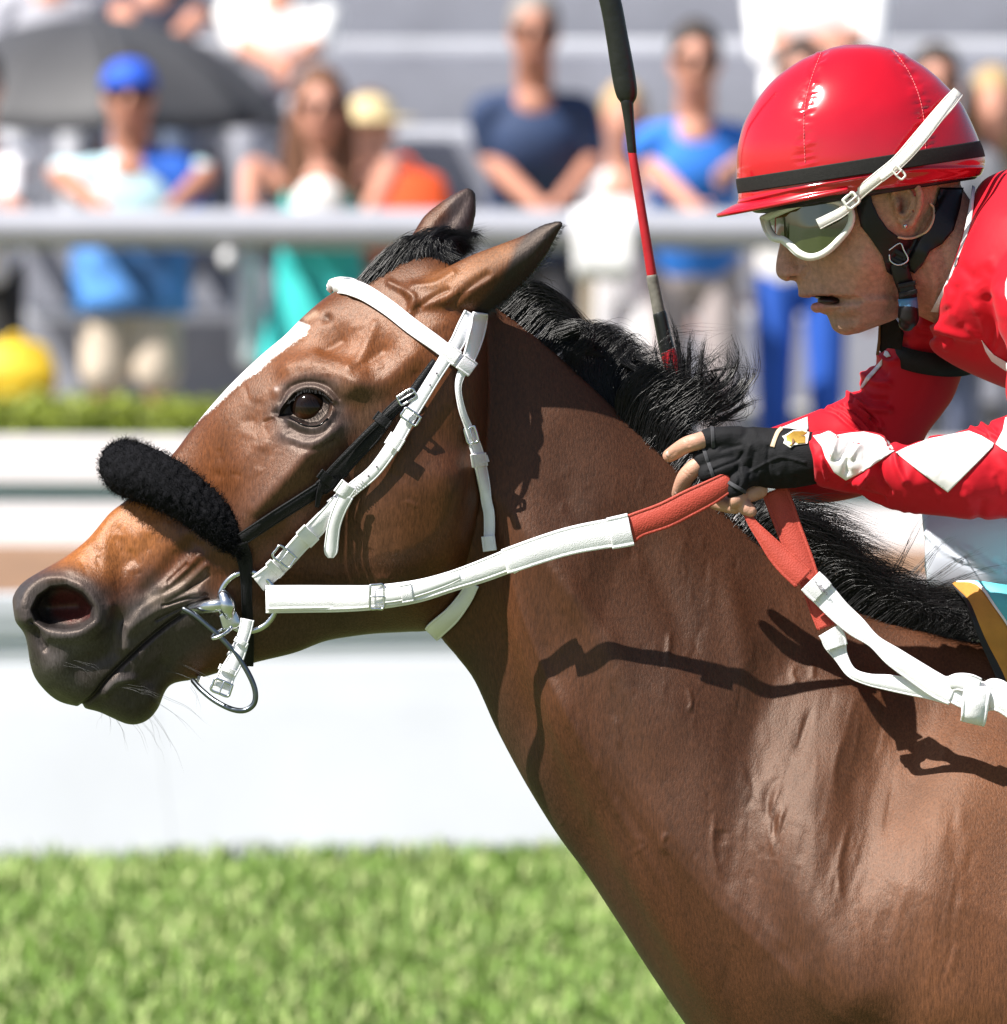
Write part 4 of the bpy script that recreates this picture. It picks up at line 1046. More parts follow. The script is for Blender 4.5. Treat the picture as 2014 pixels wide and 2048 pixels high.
# ---- white bridle
bridle = thing('bridle', 'white racing bridle with browband, cheekpieces and throatlatch on the bay horse', 'bridle', P(700, 900, -.1))
bb = strap('browband', D3((905, 1135), (830, 1085), (700, 985), (560, 885), (420, 775), (290, 690), (200, 650)) + [(D3((130, 632))[0] + (-.030,)), (D3((88, 638))[0] + (-.006,)), (D3((84, 640))[0] + (.012,))], [26, 29, 31, 32, 32, 33, 34, 34, 33, 30], M_WHITE, bridle, off=.0035, th=.0035)
strap('browband_loop', across(D3((700, 985))[0], D3((905, 1135))[0], .42, 30), 33, M_WEB, bridle, off=.0085, th=.004)
strap('browband_loop', across(D3((700, 985))[0], D3((905, 1135))[0], .86, 30), 32, M_WEB, bridle, off=.0085, th=.004)
crown = D3((905, 800), (865, 880), (825, 970), (775, 1050))
strap('headpiece', crown, 30, M_WHITE, bridle, off=.006, th=.003)
strap('headpiece', D3((960, 795), (945, 890), (915, 1000), (880, 1100)), [30, 31, 29, 24], M_WHITE, bridle, off=.006, th=.003)
cp1 = strap('cheekpiece', D3((770, 1050), (700, 1160), (620, 1290), (545, 1410), (460, 1560), (330, 1740), (200, 1850), (70, 1960)), [28, 26, 26, 27, 28, 27, 28, 30], M_WHITE, bridle, off=.009, th=.003)
strap('cheekpiece', D4((835, 300), (780, 370), (690, 470), (600, 560), (500, 670), (420, 740), (345, 800)), [30, 32, 36, 35, 34, 35, 37], M_WEB, bridle, off=.012, th=.0045)
strap('strap_end', D4((880, 270), (835, 360), (805, 450), (792, 540), (786, 610), (785, 645)), [30, 28, 27, 28, 27, 12], M_WHITE, bridle, off=.017, th=.003)
for c0, c1, ln, w in [(D3((500, 1490))[0], D3((400, 1650))[0], 26, 34), (D4((840, 280))[0], D4((900, 200))[0], 28, 36), (D4((690, 470))[0], D4((600, 560))[0], 24, 42), (D4((480, 680))[0], D4((420, 740))[0], 14, 40)]:
    strap('keeper', across(c0, c1, .5, ln), w, M_WEB, bridle, off=.017, th=.0035)
buckle(bridle, D3((545, 1420))[0], 125, 20, 34, off=.016); buckle(bridle, D4((505, 640))[0], 128, 26, 40, off=.021)
tl = strap('throatlatch', D3((880, 1100), (840, 1180), (828, 1260), (850, 1380), (890, 1490), (925, 1590), (950, 1680), (975, 1800), (1000, 1930)) + D4((1735, 380), (1738, 480), (1732, 600)), [22, 16, 12, 13, 15, 22, 22, 22, 22, 22, 22, 20], M_WEB, bridle, off=.005, th=.004)
strap('throatlatch_underside', D4((1640, 800), (1590, 890), (1510, 990), (1420, 1070), (1385, 1105)), [26, 30, 34, 36, 34], M_WHITE, bridle, off=.004, th=.003)
for c0, ln, w in [(D3((950, 1680))[0], 26, 30), (D4((1685, 60))[0], 14, 26), (D4((1735, 560))[0], 30, 27)]:
    strap('keeper', [(c0[0] - 2, c0[1] - ln / 2), c0, (c0[0] + 2, c0[1] + ln / 2)], w, M_WEB, bridle, off=.011, th=.0035)
buckle(bridle, D3((908, 1530))[0], 75, 30, 20, off=.011)
gdot = []
for t in (.1, .3, .5):                         # punched holes and the worn maker's stamp on the strap
    pass
hol = []
for q in D3((700, 1160), (660, 1230), (340, 1720), (290, 1775), (185, 1865)):
    h, _ = HS.hit(*q); hol.append(ell(P(q[0], q[1], h.y - .0125), (.0013, .0007, .0013), 8, 5))
for h_ in hol: make('punch_hole', [h_], M_INK, bridle)
stamp = []
e0, e1 = np.array((705., 985.)), np.array((730., 957.))
ax = (e1 - e0) / np.linalg.norm(e1 - e0); pn = np.array([-ax[1], ax[0]])
for row, (n_, s_) in enumerate(((9, 3.2), (6, 5.0))):
    for k_ in range(n_):
        c = e0 + ax * (2 + k_ * 36. / n_) + pn * (-5 + row * 8)
        for dx in ((-.8, .8) if k_ % 2 else (0,)):
            a = c + ax * dx - pn * s_ / 2; b = c + ax * dx + pn * s_ / 2
            h, _ = HS.hit(*c); stamp.append(tube([P(*a, h.y - .0128), P(*b, h.y - .0128)], .0005, 5, 2))
make('maker_stamp', stamp, M_WEB, bridle)

# ---- black noseband with fleece shadow roll
nose = thing('noseband', 'black noseband with thick fleece shadow roll across the bay horse\'s nose', 'noseband', P(400, 1000, -.08))
def yat(x, y, d): 
    h, _ = HS.hit(x, y); return (h.y - d) if h is not None else -.03
roll = [C1((425, 965))[0] + (.035,), C1((412, 975))[0] + (.012,), C1((425, 990))[0] + (-.012,), C1((470, 1005))[0] + (-.034,), C1((540, 1035))[0] + (-.052,), C1((620, 1085))[0] + (-.064,), C1((700, 1150))[0] + (-.071,), C1((760, 1210))[0] + (-.074,), C1((800, 1262))[0] + (-.075,)]
rr_ = np.array([40, 47, 52, 54, 52, 47, 40, 30, 16]) * .000589
rv, rf = tube([P(*q) for q in roll], rr_, 48, 14)
rn = rv.copy(); cen = crom([tuple(P(*q)) for q in roll], 8)
dd = np.linalg.norm(rv[:, None] - cen[None], axis=2).argmin(1); rn = rv - cen[dd]; rn /= np.linalg.norm(rn, axis=1)[:, None] + 1e-9
rv = rv + rn * (rng.normal(size=len(rv)) * .0011 + .0014 * np.sin(rv[:, 0] * 520 + 3 * np.sin(rv[:, 2] * 310)) * np.sin(rv[:, 2] * 470 + rv[:, 1] * 380))[:, None]
fl = make('shadow_roll', [(rv, rf)], M_FLEECE, nose)
gz = G()
for _ in range(15000):                           # fuzz
    i = rng.integers(len(rv)); p = rv[i] + rng.normal(size=3) * .0015; d = rn[i] + rng.normal(size=3) * .7; L_ = .0030 + .0042 * rng.random()
    d /= np.linalg.norm(d); s_ = np.cross(d, rng.normal(size=3)); s_ = s_ / np.linalg.norm(s_) * .00022
    m_ = p + d * L_ * .6 + rng.normal(size=3) * .0010; q = p + d * L_ * .9 + rng.normal(size=3) * .0026
    gz.add([p - s_, p + s_, m_ + s_ * .8, m_ - s_ * .8, q], [(0, 1, 2, 3), (3, 2, 4)])
link('fuzz', gz.mesh('fuzz'), M_FLEECE, fl)['kind'] = 'stuff'
strap('strap', D3((690, 1085), (610, 1190), (540, 1290), (480, 1350)), [14, 15, 18, 22], M_BLACKW, nose, off=.004, th=.004)
strap('strap', D3((520, 1300), (420, 1400), (320, 1530), (200, 1650), (70, 1790), (0, 1850)), [22, 26, 32, 34, 34, 30], M_BLACKW, nose, off=.0045, th=.005)
strap('strap', D3((500, 1320), (330, 1470), (180, 1620), (40, 1770), (0, 1860)) + D4((700, 340),), [10, 12, 12, 12, 12, 8], M_BLACKW, nose, off=.010, th=.004)
strap('strap', D4((860, 120), (740, 215), (600, 305), (450, 400), (330, 480), (250, 535)), [28, 27, 26, 26, 26, 26], M_BLACKW, nose, off=.004, th=.004)
strap('strap', D4((235, 560), (270, 660), (278, 780), (280, 900), (285, 1010), (290, 1130), (285, 1290)), [34, 30, 24, 22, 22, 22, 24], M_BLACKW, nose, off=.004, th=.004)
for c0, w in [(D3((375, 1440))[0], 36), (D3((40, 1790))[0], 38)]:
    strap('keeper', [(c0[0] + 6, c0[1] - 8), c0, (c0[0] - 6, c0[1] + 8)], w, M_BLACKW, nose, off=.0115, th=.003)
buckle(nose, D3((520, 1300))[0], -30, 34, 18, off=.012)

# ---- bit
bit = thing('bit', 'polished steel ring bit with a dull second ring through the bay horse\'s mouth', 'bit', P(480, 1210, -.07))
by = yat(470, 1205, .010)
ring = [(496 + 57 * math.cos(a), 1203 + 59 * math.sin(a), by - .004 * math.cos(a)) for a in np.linspace(0, 2 * math.pi, 25)]
make('cheek_ring', [tube([P(*q) for q in ring], .0036, 12, 3, False)], M_STEEL, bit)
my = yat(*D1((1200, 940))[0], 0)
make('mouthpiece', [tube([P(*D1((1090, 965))[0], my + .012), P(*D1((1180, 950))[0], my - .004), P(*D1((1280, 935))[0], by - .003), P(*D1((1370, 925))[0], by - .002)], [.006, .0075, .0082, .009], 16, 5),
                    tube([P(*D1((1345, 880))[0], by - .003), P(*D1((1365, 935))[0], by - .005), P(*D1((1375, 990))[0], by - .003)], [.008, .0105, .0075], 16, 5),
                    tube([P(*D1((1365, 980))[0], by - .004), P(*D1((1395, 1060))[0], by - .004)], [(.004, .011), (.004, .013)], 14, 4)], M_STEEL, bit)
big = D1((1105, 955), (1160, 985), (1230, 1040), (1330, 1130), (1420, 1230), (1490, 1340), (1530, 1440), (1525, 1520), (1470, 1562), (1390, 1555), (1290, 1505), (1210, 1440), (1160, 1385))
big = [(q[0], q[1], by + .004 - .016 * math.sin(math.pi * i / 12) + (.03 * max(0, i - 9) / 3)) for i, q in enumerate(big)]
make('ring', [tube([P(*q) for q in big], .0033, 12, 5)], M_DSTEEL, bit)
sl_ = [(D1((1330, 1095))[0][0] + 22 * math.cos(a) * .85 - 5 * math.sin(a), D1((1330, 1095))[0][1] + 8 * math.sin(a) - 14 * math.cos(a) * .6, by - .010 - .008 * math.sin(a)) for a in np.linspace(0, 2 * math.pi, 13)]
make('link', [tube([P(*q) for q in sl_], .0022, 8, 3, False)], M_STEEL, bit)
chin = thing('curb_strap', 'short white buckled strap hanging from the bit under the horse\'s chin', 'strap', P(460, 1300, -.06))
strap('strap', [q + (by - .006,) for q in D1((1485, 1015), (1470, 1090), (1440, 1170), (1400, 1250))], [28, 26, 27, 30], M_WEB, chin, th=.003)
strap('strap_end', [q + (by - .010,) for q in D1((1465, 1150), (1430, 1220), (1395, 1290), (1360, 1350), (1330, 1430))], [20, 30, 34, 36, 38], M_WHITE, chin, th=.003)
strap('keeper', [q + (by - .014,) for q in D1((1455, 1140), (1440, 1165))], 30, M_WEB, chin, th=.003); strap('keeper', [q + (by - .014,) for q in D1((1375, 1305), (1362, 1335))], 40, M_WEB, chin, th=.003)
buckle(chin, D1((1330, 1425))[0], 112, 24, 36, y=by - .015)
strap('strap', [(D1((1330, 1400))[0] + (by - .004,)), (D1((1260, 1395))[0] + (by + .012,)), (D1((1190, 1375))[0] + (-.01,))], [20, 16, 14], M_WHITE, chin, th=.003)

# ---- reins
rein = thing('reins', 'white webbing reins with red rubber grips running from bit to gloved hand', 'reins', P(1000, 1150, -.12))
wp = D4((395, 890), (600, 887), (860, 885), (1060, 876), (1300, 842), (1500, 785), (1700, 718), (1900, 640)) + C4((200, 207), (400, 142), (600, 104))
yl = [by - .010, -.086, -.103, -.116, -.126, -.134, -.140, -.146, -.152, -.157, -.160]
wp = [q + (y,) for q, y in zip(wp, yl)]
strap('webbing', wp, [52, 51, 49, 45, 42, 38, 42, 46, 52, 56, 60], M_WEB, rein, th=.0032)
strap('webbing_lining', [(q[0], q[1] + 3, q[2] + .0045) for q in wp[:9]], [54, 54, 52, 48, 44, 40, 44, 48, 53], M_WEB, rein, th=.0032)
strap('stitched_end', [(q[0], q[1], q[2] - .0045) for q in (wp[0], wp[1], (675, 1195, -.096))], [46, 45, 43], M_WEB, rein, th=.0025)
strap('strap_end', [q + (y,) for q, y in zip(D4((1060, 880), (1200, 865), (1350, 825), (1480, 780), (1560, 755)), (-.119, -.125, -.130, -.134, -.137))], [30, 28, 26, 24, 14], M_WHITE, rein, th=.003)
strap('keeper', [q + (-.129,) for q in D4((1205, 865), (1275, 852))], 38, M_WEB, rein, th=.003)
strap('joint_wrap', [q + (-.164,) for q in C4((545, 115), (600, 104), (618, 100))], [64, 66, 66], M_WEB, rein, th=.004)
buckle(rein, D4((1062, 880))[0], 0, 26, 46, y=-.122, m=M_STEEL)
rp = [C4((610, 101))[0]] + D5((0, 1070), (200, 1000), (400, 900), (560, 820), (690, 745), (740, 715))
strap('rubber_grip', [q + (y,) for q, y in zip(rp, (-.160, -.162, -.165, -.167, -.168, -.166, -.160))], [58, 52, 54, 54, 50, 42, 34], M_RUBBER, rein, th=.004)
for k_ in range(3):
    for side in (-1, 1):
        rows = []
# bight of the reins below the hand
def ysurf(q, d):
    return q + (yat(q[0], q[1], d),)
bightA = D5((850, 985), (910, 1080), (1000, 1190), (1100, 1310), (1200, 1410), (1310, 1515))
strap('rubber_grip', [q + (y,) for q, y in zip(bightA, (-.158, -.162, -.168, -.173, -.178, -.183))], [14, 20, 30, 42, 48, 48], M_RUBBER, rein, th=.004)
bightB = D5((1075, 800), (1130, 940), (1200, 1130), (1290, 1350), (1370, 1560), (1430, 1740), (1490, 1900))
strap('rubber_grip', [q + (y,) for q, y in zip(bightB, (-.135, -.138, -.144, -.152, -.160, -.166, -.171))], [54, 54, 52, 48, 42, 40, 38], M_RUBBER, rein, th=.004)
wa = D7((335, 850), (440, 960), (560, 1090), (700, 1215), (840, 1330), (990, 1450), (1180, 1580), (1350, 1690), (1480, 1750))
strap('webbing', [q + (y,) for q, y in zip(wa, (-.184, -.187, -.191, -.196, -.201, -.205, -.209, -.212, -.215))], [50, 50, 46, 42, 28, 40, 46, 50, 50], M_WEB, rein, th=.004)
strap('joint_wrap', [q + (-.191,) for q in D7((330, 845), (380, 895), (430, 945))], [52, 54, 52], M_WEB, rein, th=.004)
wb = D7((490, 1250), (530, 1350), (580, 1460), (660, 1580), (790, 1635), (950, 1660), (1120, 1690), (1290, 1720), (1450, 1760))
strap('webbing', [q + (y,) for q, y in zip(wb, (-.177, -.179, -.182, -.186, -.190, -.195, -.200, -.205, -.210))], [46, 46, 28, 22, 24, 32, 36, 38, 40], M_WEB, rein, th=.004)
strap('joint_wrap', [q + (-.185,) for q in D7((480, 1240), (520, 1310), (545, 1380))], [48, 48, 44], M_WEB, rein, th=.004)
ink = []
for r_ in range(4):
    for k_ in range(7):
        if rng.random() < .25: continue
        q = D7((355 + k_ * 12 + r_ * 14, 830 + k_ * 12 + r_ * 24 - k_ * 2))[0]; L_ = 1.2 + 1.6 * rng.random()
        ink.append(tube([P(q[0], q[1], -.1955), P(q[0] + L_, q[1] + L_ * .8, -.1955)], .00045, 5, 2))
make('printed_label', ink, M_INK, rein)
kp = [ribbon([q + (y,) for q, y in zip(D7((1360, 1700), (1480, 1720), (1600, 1760), (1720, 1790)), (-.203, -.212, -.218, -.218))], [46, 54, 60, 54], th=.007),
      ribbon([q + (y,) for q, y in zip(D7((1410, 1690), (1500, 1655), (1600, 1665), (1680, 1690)), (-.208, -.219, -.224, -.222))], [26, 34, 38, 34], th=.006),
      ribbon([q + (y,) for q, y in zip(D7((1690, 1660), (1665, 1730), (1650, 1830), (1640, 1930), (1630, 1975)), (-.216, -.228, -.231, -.229, -.222))], [50, 54, 54, 52, 50], th=.005),
      ribbon([q + (y,) for q, y in zip(D7((1690, 1830), (1770, 1790), (1850, 1790), (1960, 1860), (2120, 1990), (2300, 2120)), (-.214, -.222, -.228, -.230, -.232, -.235))], [40, 48, 52, 50, 46, 46], th=.005),
      ribbon([q + (y,) for q, y in zip(D7((1740, 1700), (1800, 1690), (1870, 1720), (1940, 1800)), (-.210, -.222, -.224, -.222))], [24, 32, 34, 30], th=.005)]
knot = make('knot', kp[:1], M_WEB, rein)
for q in kp[1:]: make('knot_turn', [q], M_WEB, knot)

# ---- saddle cloth over the withers
M_GOLD = mat('gold_cloth', (.52, .23, .035), rough=.75, var=.12, vscale=60, bump=.2, bscale=300)
M_AQUA = mat('aqua_cloth', (.10, .50, .58), rough=.6, var=.08, vscale=40, bump=.1)
M_BLACKC = mat('black_cloth', (.012, .012, .014), rough=.7, var=.2)
cloth = thing('saddle_cloth', 'gold and aqua saddle cloth with black edge behind the mane', 'saddle cloth', P(2010, 1300, -.1))
def drape(front, back, off, n=26, m=8):
    """front/back edges as px polylines from spine down; arched over the withers"""
    f = crom(front, 8); b = crom(back, 8)
    f = np.array([f[int(round(t))] for t in np.linspace(0, len(f) - 1, n)]); b = np.array([b[int(round(t))] for t in np.linspace(0, len(b) - 1, n)])
    rows = []
    for j in range(m + 1):
        e = f + (b - f) * j / m; ys = []
        for i, q in enumerate(e):
            h, _ = HS.hit(*q); arch = .085 * math.sqrt(min(1, i / (n * .4)))
            ys.append(max(arch, -h.y + off if h is not None else 0))
        ys = rsmooth(np.maximum.accumulate(ys), 3); ys[0] = 0
        near = PA(e[:, 0], e[:, 1], -ys); far = PA(e[1:, 0], e[1:, 1], ys[1:])[::-1]
        rows.append(np.vstack([far, near]))
    R = np.array(rows); k = R.shape[1]
    v = R.reshape(-1, 3)
    return v, grid_faces(m + 1, k, False)
def cloth_part(name, front, back, off, m):
    o = make(name, [drape(front, back, off)], m, cloth)
    s_ = o.modifiers.new('s', 'SOLIDIFY'); s_.thickness = .006; s_.offset = 0
fe = D7((1480, 880), (1600, 1000), (1650, 1120), (1740, 1330), (1904, 1660), (2150, 2300), (2300, 3000))
ge = D7((1500, 868), (1660, 880), (1800, 1060), (1960, 1300), (2150, 1700), (2400, 2300), (2550, 3000))
be = D7((1470, 895), (1570, 1010), (1610, 1120), (1690, 1340), (1850, 1700), (2080, 2330), (2230, 3000))
cloth_part('black_edge', be, [(a[0] + 3, a[1]) for a in fe], .010, M_BLACKC)
cloth_part('gold_panel', fe, ge, .016, M_GOLD)
we = [(a[0] + 5, a[1] - 1) for a in ge]
cloth_part('white_piping', ge, we, .019, M_WEB)
cloth_part('aqua_panel', we, [(a[0] + 420, a[1] + 60) for a in we], .017, M_AQUA)
# ================================================================== JOCKEY
M_SKIN = mat('skin', (1, 1, 1), rough=.52, spec=.3, var=.24, vscale=170, bump=.8, bscale=420, attr=True, sss=.12)
M_HAND = mat('hand_skin', (.50, .27, .19), rough=.5, spec=.4, var=.12, vscale=50, bump=.2, bscale=500, sss=.12)
M_RED = mat('red_silk', (.50, .005, .016), rough=.62, spec=.22, var=.06, vscale=25, sheen=.05, bump=.18, bscale=60)
M_SILKW = mat('white_silk', (.78, .74, .73), rough=.6, var=.04, vscale=40, bump=.06, bscale=900)
M_CAP = mat('red_vinyl', (.46, .004, .014), rough=.16, spec=.5, var=.04, vscale=12, coat=.6, bump=.10, bscale=28)
M_CAPM = mat('red_hem', (.44, .004, .014), rough=.25, spec=.5, var=.05, coat=.3)
M_BAND = mat('black_elastic', (.016, .015, .014), rough=.7, spec=.2, var=.2, vscale=300, bump=.2, bscale=700)
M_LEATH = mat('black_leather', (.009, .007, .008), rough=.38, spec=.35, var=.3, vscale=60, bump=.15, bscale=300)
M_GLOVE = mat('glove_black', (.008, .008, .0095), rough=.75, spec=.2, var=.3, vscale=120, bump=.3, bscale=600)
M_GLOVEG = mat('glove_grey', (.045, .045, .05), rough=.85, var=.3, vscale=200)
M_FRAME = mat('goggle_frame', (.74, .75, .68), rough=.35, var=.05)
M_LENS = mat('goggle_lens', (.035, .045, .010), rough=.03, spec=1.0, var=.3, vscale=14, coat=1.0)
M_STRAPW = mat('goggle_strap', (.76, .74, .68), rough=.7, var=.05, weave=900)
M_PANTS = mat('white_breeches', (.62, .66, .74), rough=.45, var=.10, vscale=9, bump=.12, bscale=60)  # white cloth, bluish shade and aqua reflection put into its colour
M_BLUET = mat('blue_tape', (.07, .22, .42), rough=.5)
M_EMB = mat('gold_emblem', (.85, .52, .10), rough=.25, metal=.7, var=.25, vscale=120)
M_TAN = mat('tan_trim', (.62, .45, .30), rough=.7)
M_BROWN = mat('brown_trim', (.16, .075, .022), rough=.6)

def patch(outline, depth, th=.0015, step=6.0, off=.0012):
    """filled photo-pixel outline; depth: Surf or callable(px,py)->y. Solid sheet of thickness th"""
    out = np.array([q[:2] for q in outline], float)
    b = []
    for i in range(len(out)):
        a, c = out[i], out[(i + 1) % len(out)]; n = max(1, int(np.hypot(*(c - a)) / step))
        for t in range(n): b.append(a + (c - a) * t / n)
    b = np.array(b); nb = len(b)
    gx, gy = np.meshgrid(np.arange(out[:, 0].min(), out[:, 0].max(), step), np.arange(out[:, 1].min(), out[:, 1].max(), step))
    gx = gx.ravel(); gy = gy.ravel()
    k = in_poly(gx, gy, out); d, _ = seg_dist(gx, gy, list(map(tuple, out)) + [tuple(out[0])]); k &= d > step * .5
    pts = [Vector(p) for p in b] + [Vector((x, y)) for x, y in zip(gx[k], gy[k])]
    r = delaunay_2d_cdt(pts, [(i, (i + 1) % nb) for i in range(nb)], [], 1, 1e-6)
    v2 = np.array([tuple(p) for p in r[0]]); f = r[2]; edges = r[1]
    y = np.full(len(v2), np.nan)
    for i, p in enumerate(v2):
        if isinstance(depth, Surf):
            h, _ = depth.hit(*p); y[i] = h.y - off if h is not None else np.nan
        else: y[i] = depth(*p)
    bad = np.isnan(y)
    if bad.any():
        g_ = np.nonzero(~bad)[0]
        for i in np.nonzero(bad)[0]: y[i] = y[g_[np.argmin(((v2[g_] - v2[i]) ** 2).sum(1))]]
    A = PA(v2[:, 0], v2[:, 1], y - th); B = PA(v2[:, 0], v2[:, 1], y)
    n = len(v2); cnt = {}
    F = []
    for t in f:
        t = tuple(t); a, b_, c = [v2[i] for i in t[:3]]
        if (b_[0] - a[0]) * (c[1] - a[1]) - (b_[1] - a[1]) * (c[0] - a[0]) > 0: t = t[::-1]
        F.append(t); F.append(tuple(i + n for i in t[::-1]))
        for i in range(len(t)):
            e = (t[i], t[(i + 1) % len(t)]); cnt[e] = 1
    for (a, b_) in cnt:
        if (b_, a) not in cnt: F.append((b_, a, a + n, b_ + n))
    return np.vstack([A, B]), F

def sew(name, outline, depth, m, parent, **kw):
    return make(name, [patch(outline, depth, **kw)], m, parent)

jock = thing('person', 'jockey in red silks with white diamonds, goggles and helmet, crouched over the bay horse\'s neck', 'person', P(2300, 1300, 0))
FA = (.30, .74, .98, 1.0, .62); FB = (.42, .80, 1.0, .95, .6)
JY = -.012
def fs(f, b, hw, pr=FA): return (D6(f)[0], D6(b)[0], hw, JY, pr)
face = [fs((420, -260), (1700, -300), .055), fs((280, -150), (1760, -170), .068), fs((238, -20), (1765, -60), .073), fs((258, 110), (1750, 100), .074), fs((300, 250), (1715, 260), .073, FB), fs((372, 400), (1640, 400), .071, FB),
        fs((420, 520), (1540, 540), .069, FB), fs((440, 620), (1450, 640), .066, FB), fs((450, 710), (1400, 720), .062, FB), fs((463, 785), (1370, 790), .059, FB), fs((470, 828), (1350, 830), .057, FB), fs((505, 850), (1345, 848), .0565, FB),
        fs((670, 872), (1338, 872), .056, FB), fs((668, 900), (1332, 898), .0555, FB), fs((582, 930), (1322, 928), .054, FB), fs((582, 955), (1312, 950), .052, FB), fs((610, 985), (1300, 975), .050, FB), fs((690, 1012), (1270, 1005), .047, FB), fs((720, 1055), (1215, 1040), .043, FB), fs((748, 1105), (1090, 1085), .036, FB),
        fs((800, 1145), (950, 1135), .021, FB), fs((850, 1158), (880, 1155), .006, FB)]
NO = (.75, 1, 1, 1, 1)
nosel = [fs((325, 380), (480, 380), .010, NO), fs((315, 440), (500, 430), .011, NO), fs((298, 520), (520, 520), .013, NO), fs((286, 600), (530, 600), .016, NO), fs((287, 655), (545, 650), .0195, NO), fs((305, 695), (548, 690), .0205, NO), fs((340, 720), (520, 715), .017, NO), fs((380, 735), (460, 728), .010, NO)]
nk = [(D6((1720, -120))[0], D6((1150, 900))[0], .058, JY), (D6((1790, 0))[0], D6((1330, 960))[0], .058, JY), (D6((1900, 150))[0], D6((1520, 1050))[0], .060, JY), (D6((2050, 250))[0], D6((1750, 1150))[0], .066, JY), (D6((2250, 300))[0], D6((2000, 1200))[0], .07, JY)]
ey = JY - .073
def e6(x, y, d): return P(*D6((x, y))[0], ey + d)
earp = [tube([e6(1235, 110, 0), e6(1228, 10, -.004), e6(1270, -70, -.008), (e6(1340, -95, -.011)), e6(1405, -50, -.012), e6(1440, 50, -.012), e6(1430, 150, -.010), e6(1400, 220, -.008), e6(1365, 275, -.006), e6(1325, 295, -.004)], [.004, .0042, .0044, .0045, .0045, .0045, .0042, .004, .0048, .0055], 10, 5),
        tube([e6(1330, -40, 0), e6(1345, 60, .001), e6(1335, 160, .002), e6(1315, 260, .002)], [(.004, .016), (.004, .020), (.004, .017), (.004, .009)], 14, 5),
        tube([e6(1320, -30, -.006), e6(1375, 40, -.006), e6(1370, 130, -.006), e6(1320, 205, -.004), e6(1275, 190, -.003)], .0030, 8, 5),
        tube([e6(1250, 60, -.002), e6(1262, 120, -.006), e6(1255, 170, -.002)], [.004, .0052, .004], 8, 4)]
jm = blob('body', [loft(face, 56, 6, .8), loft(nosel, 32, 6, .85), loft(nk, 48, 5, .9)] + earp, .0021, smooth=5)
F = Sculpt(jm)
F.stroke(D6((700, 520), (860, 560), (1000, 640)), 26, .004); F.stroke(D6((980, 800), (900, 700)), 40, -.003)
F.stroke(D6((560, 640), (620, 720), (690, 800), (740, 860)), 6, -.0013)
F.stroke(D6((530, 590), (548, 640), (520, 690)), 3.5, -.0025); F.stroke(D6((500, 640), (520, 665)), 9, .0025)
F.stroke(D6((400, 712), (450, 705)), 5, -.004)
F.stroke(D6((585, 862), (650, 858), (720, 868), (760, 885)), 4, -.0035, ylim=(-1, 0))
F.stroke(D6((480, 842), (600, 840), (700, 855)), 5, .002, ylim=(-1, 0)); F.stroke(D6((600, 935), (680, 915), (730, 890)), 8, .0035, ylim=(-1, 0))
F.stroke(D6((640, 1005), (720, 985), (790, 960)), 7, -.0025, ylim=(-1, 0)); F.stroke(D6((780, 1090), (850, 1100)), 14, .002)
F.stroke(D6((860, 900), (880, 960)), 9, .001, ylim=(-1, 0)); F.stroke(D6((790, 880), (800, 940)), 6, -.0012, ylim=(-1, 0))
F.stroke(D6((1250, 980), (1100, 1050), (950, 1110)), 12, .002); F.stroke(D6((1480, 500), (1560, 700), (1560, 900)), 12, .003); F.stroke(D6((1600, 450), (1680, 650)), 10, -.002)
F.col[:, :3] = (.50, .270, .185)
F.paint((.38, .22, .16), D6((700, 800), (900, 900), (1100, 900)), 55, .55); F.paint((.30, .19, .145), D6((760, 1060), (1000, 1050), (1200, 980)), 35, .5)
F.paint((.48, .24, .18), D6((330, 600), (420, 660)), 26, .6); F.paint((.50, .28, .20), D6((700, 540), (900, 600)), 30, .5)
F.paint((.36, .13, .11), D6((480, 842), (580, 846), (690, 856)), 4.2, .85, ylim=(-1, .02))
F.paint((.50, .19, .165), D6((605, 940), (660, 915), (715, 885)), 10, .9, ylim=(-1, .02))
F.paint((.012, .006, .006), D6((600, 880), (650, 876), (690, 870)), 7, .97, ylim=(-1, .02))
F.paint((.05, .025, .02), D6((400, 712), (445, 706)), 3.5, .8); F.paint((.20, .095, .07), D6((1300, 80), (1290, 150)), 11, .75, ylim=(-1, -.07)); F.paint((.05, .02, .016), D6((1285, 130), (1290, 170)), 6, .7, ylim=(-1, -.07))  # nostril and ear canal shade painted into the skin
F.paint((.42, .20, .14), D6((1430, 0), (1420, 150), (1350, 270)), 10, .6, ylim=(-1, -.07))
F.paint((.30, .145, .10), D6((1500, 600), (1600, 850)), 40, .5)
F.done()
link('body', jm, M_SKIN, jock)
FS = Surf(jm)
make('earring', [ell(e6(1322, 287, -.011), (.0026, .0026, .0026), 12, 8)], M_STEEL, jock)
make('mouth_interior', [ell(P(*D6((722, 884))[0], JY), (.0152, .040, .0062), 24, 14)], mat('mouth_dark', (.02, .006, .006), rough=.5), jock)
make('teeth', [ell(P(*D6((625, 860))[0], JY), (.0035, .012, .0014), 12, 8)], M_SILKW, jock)

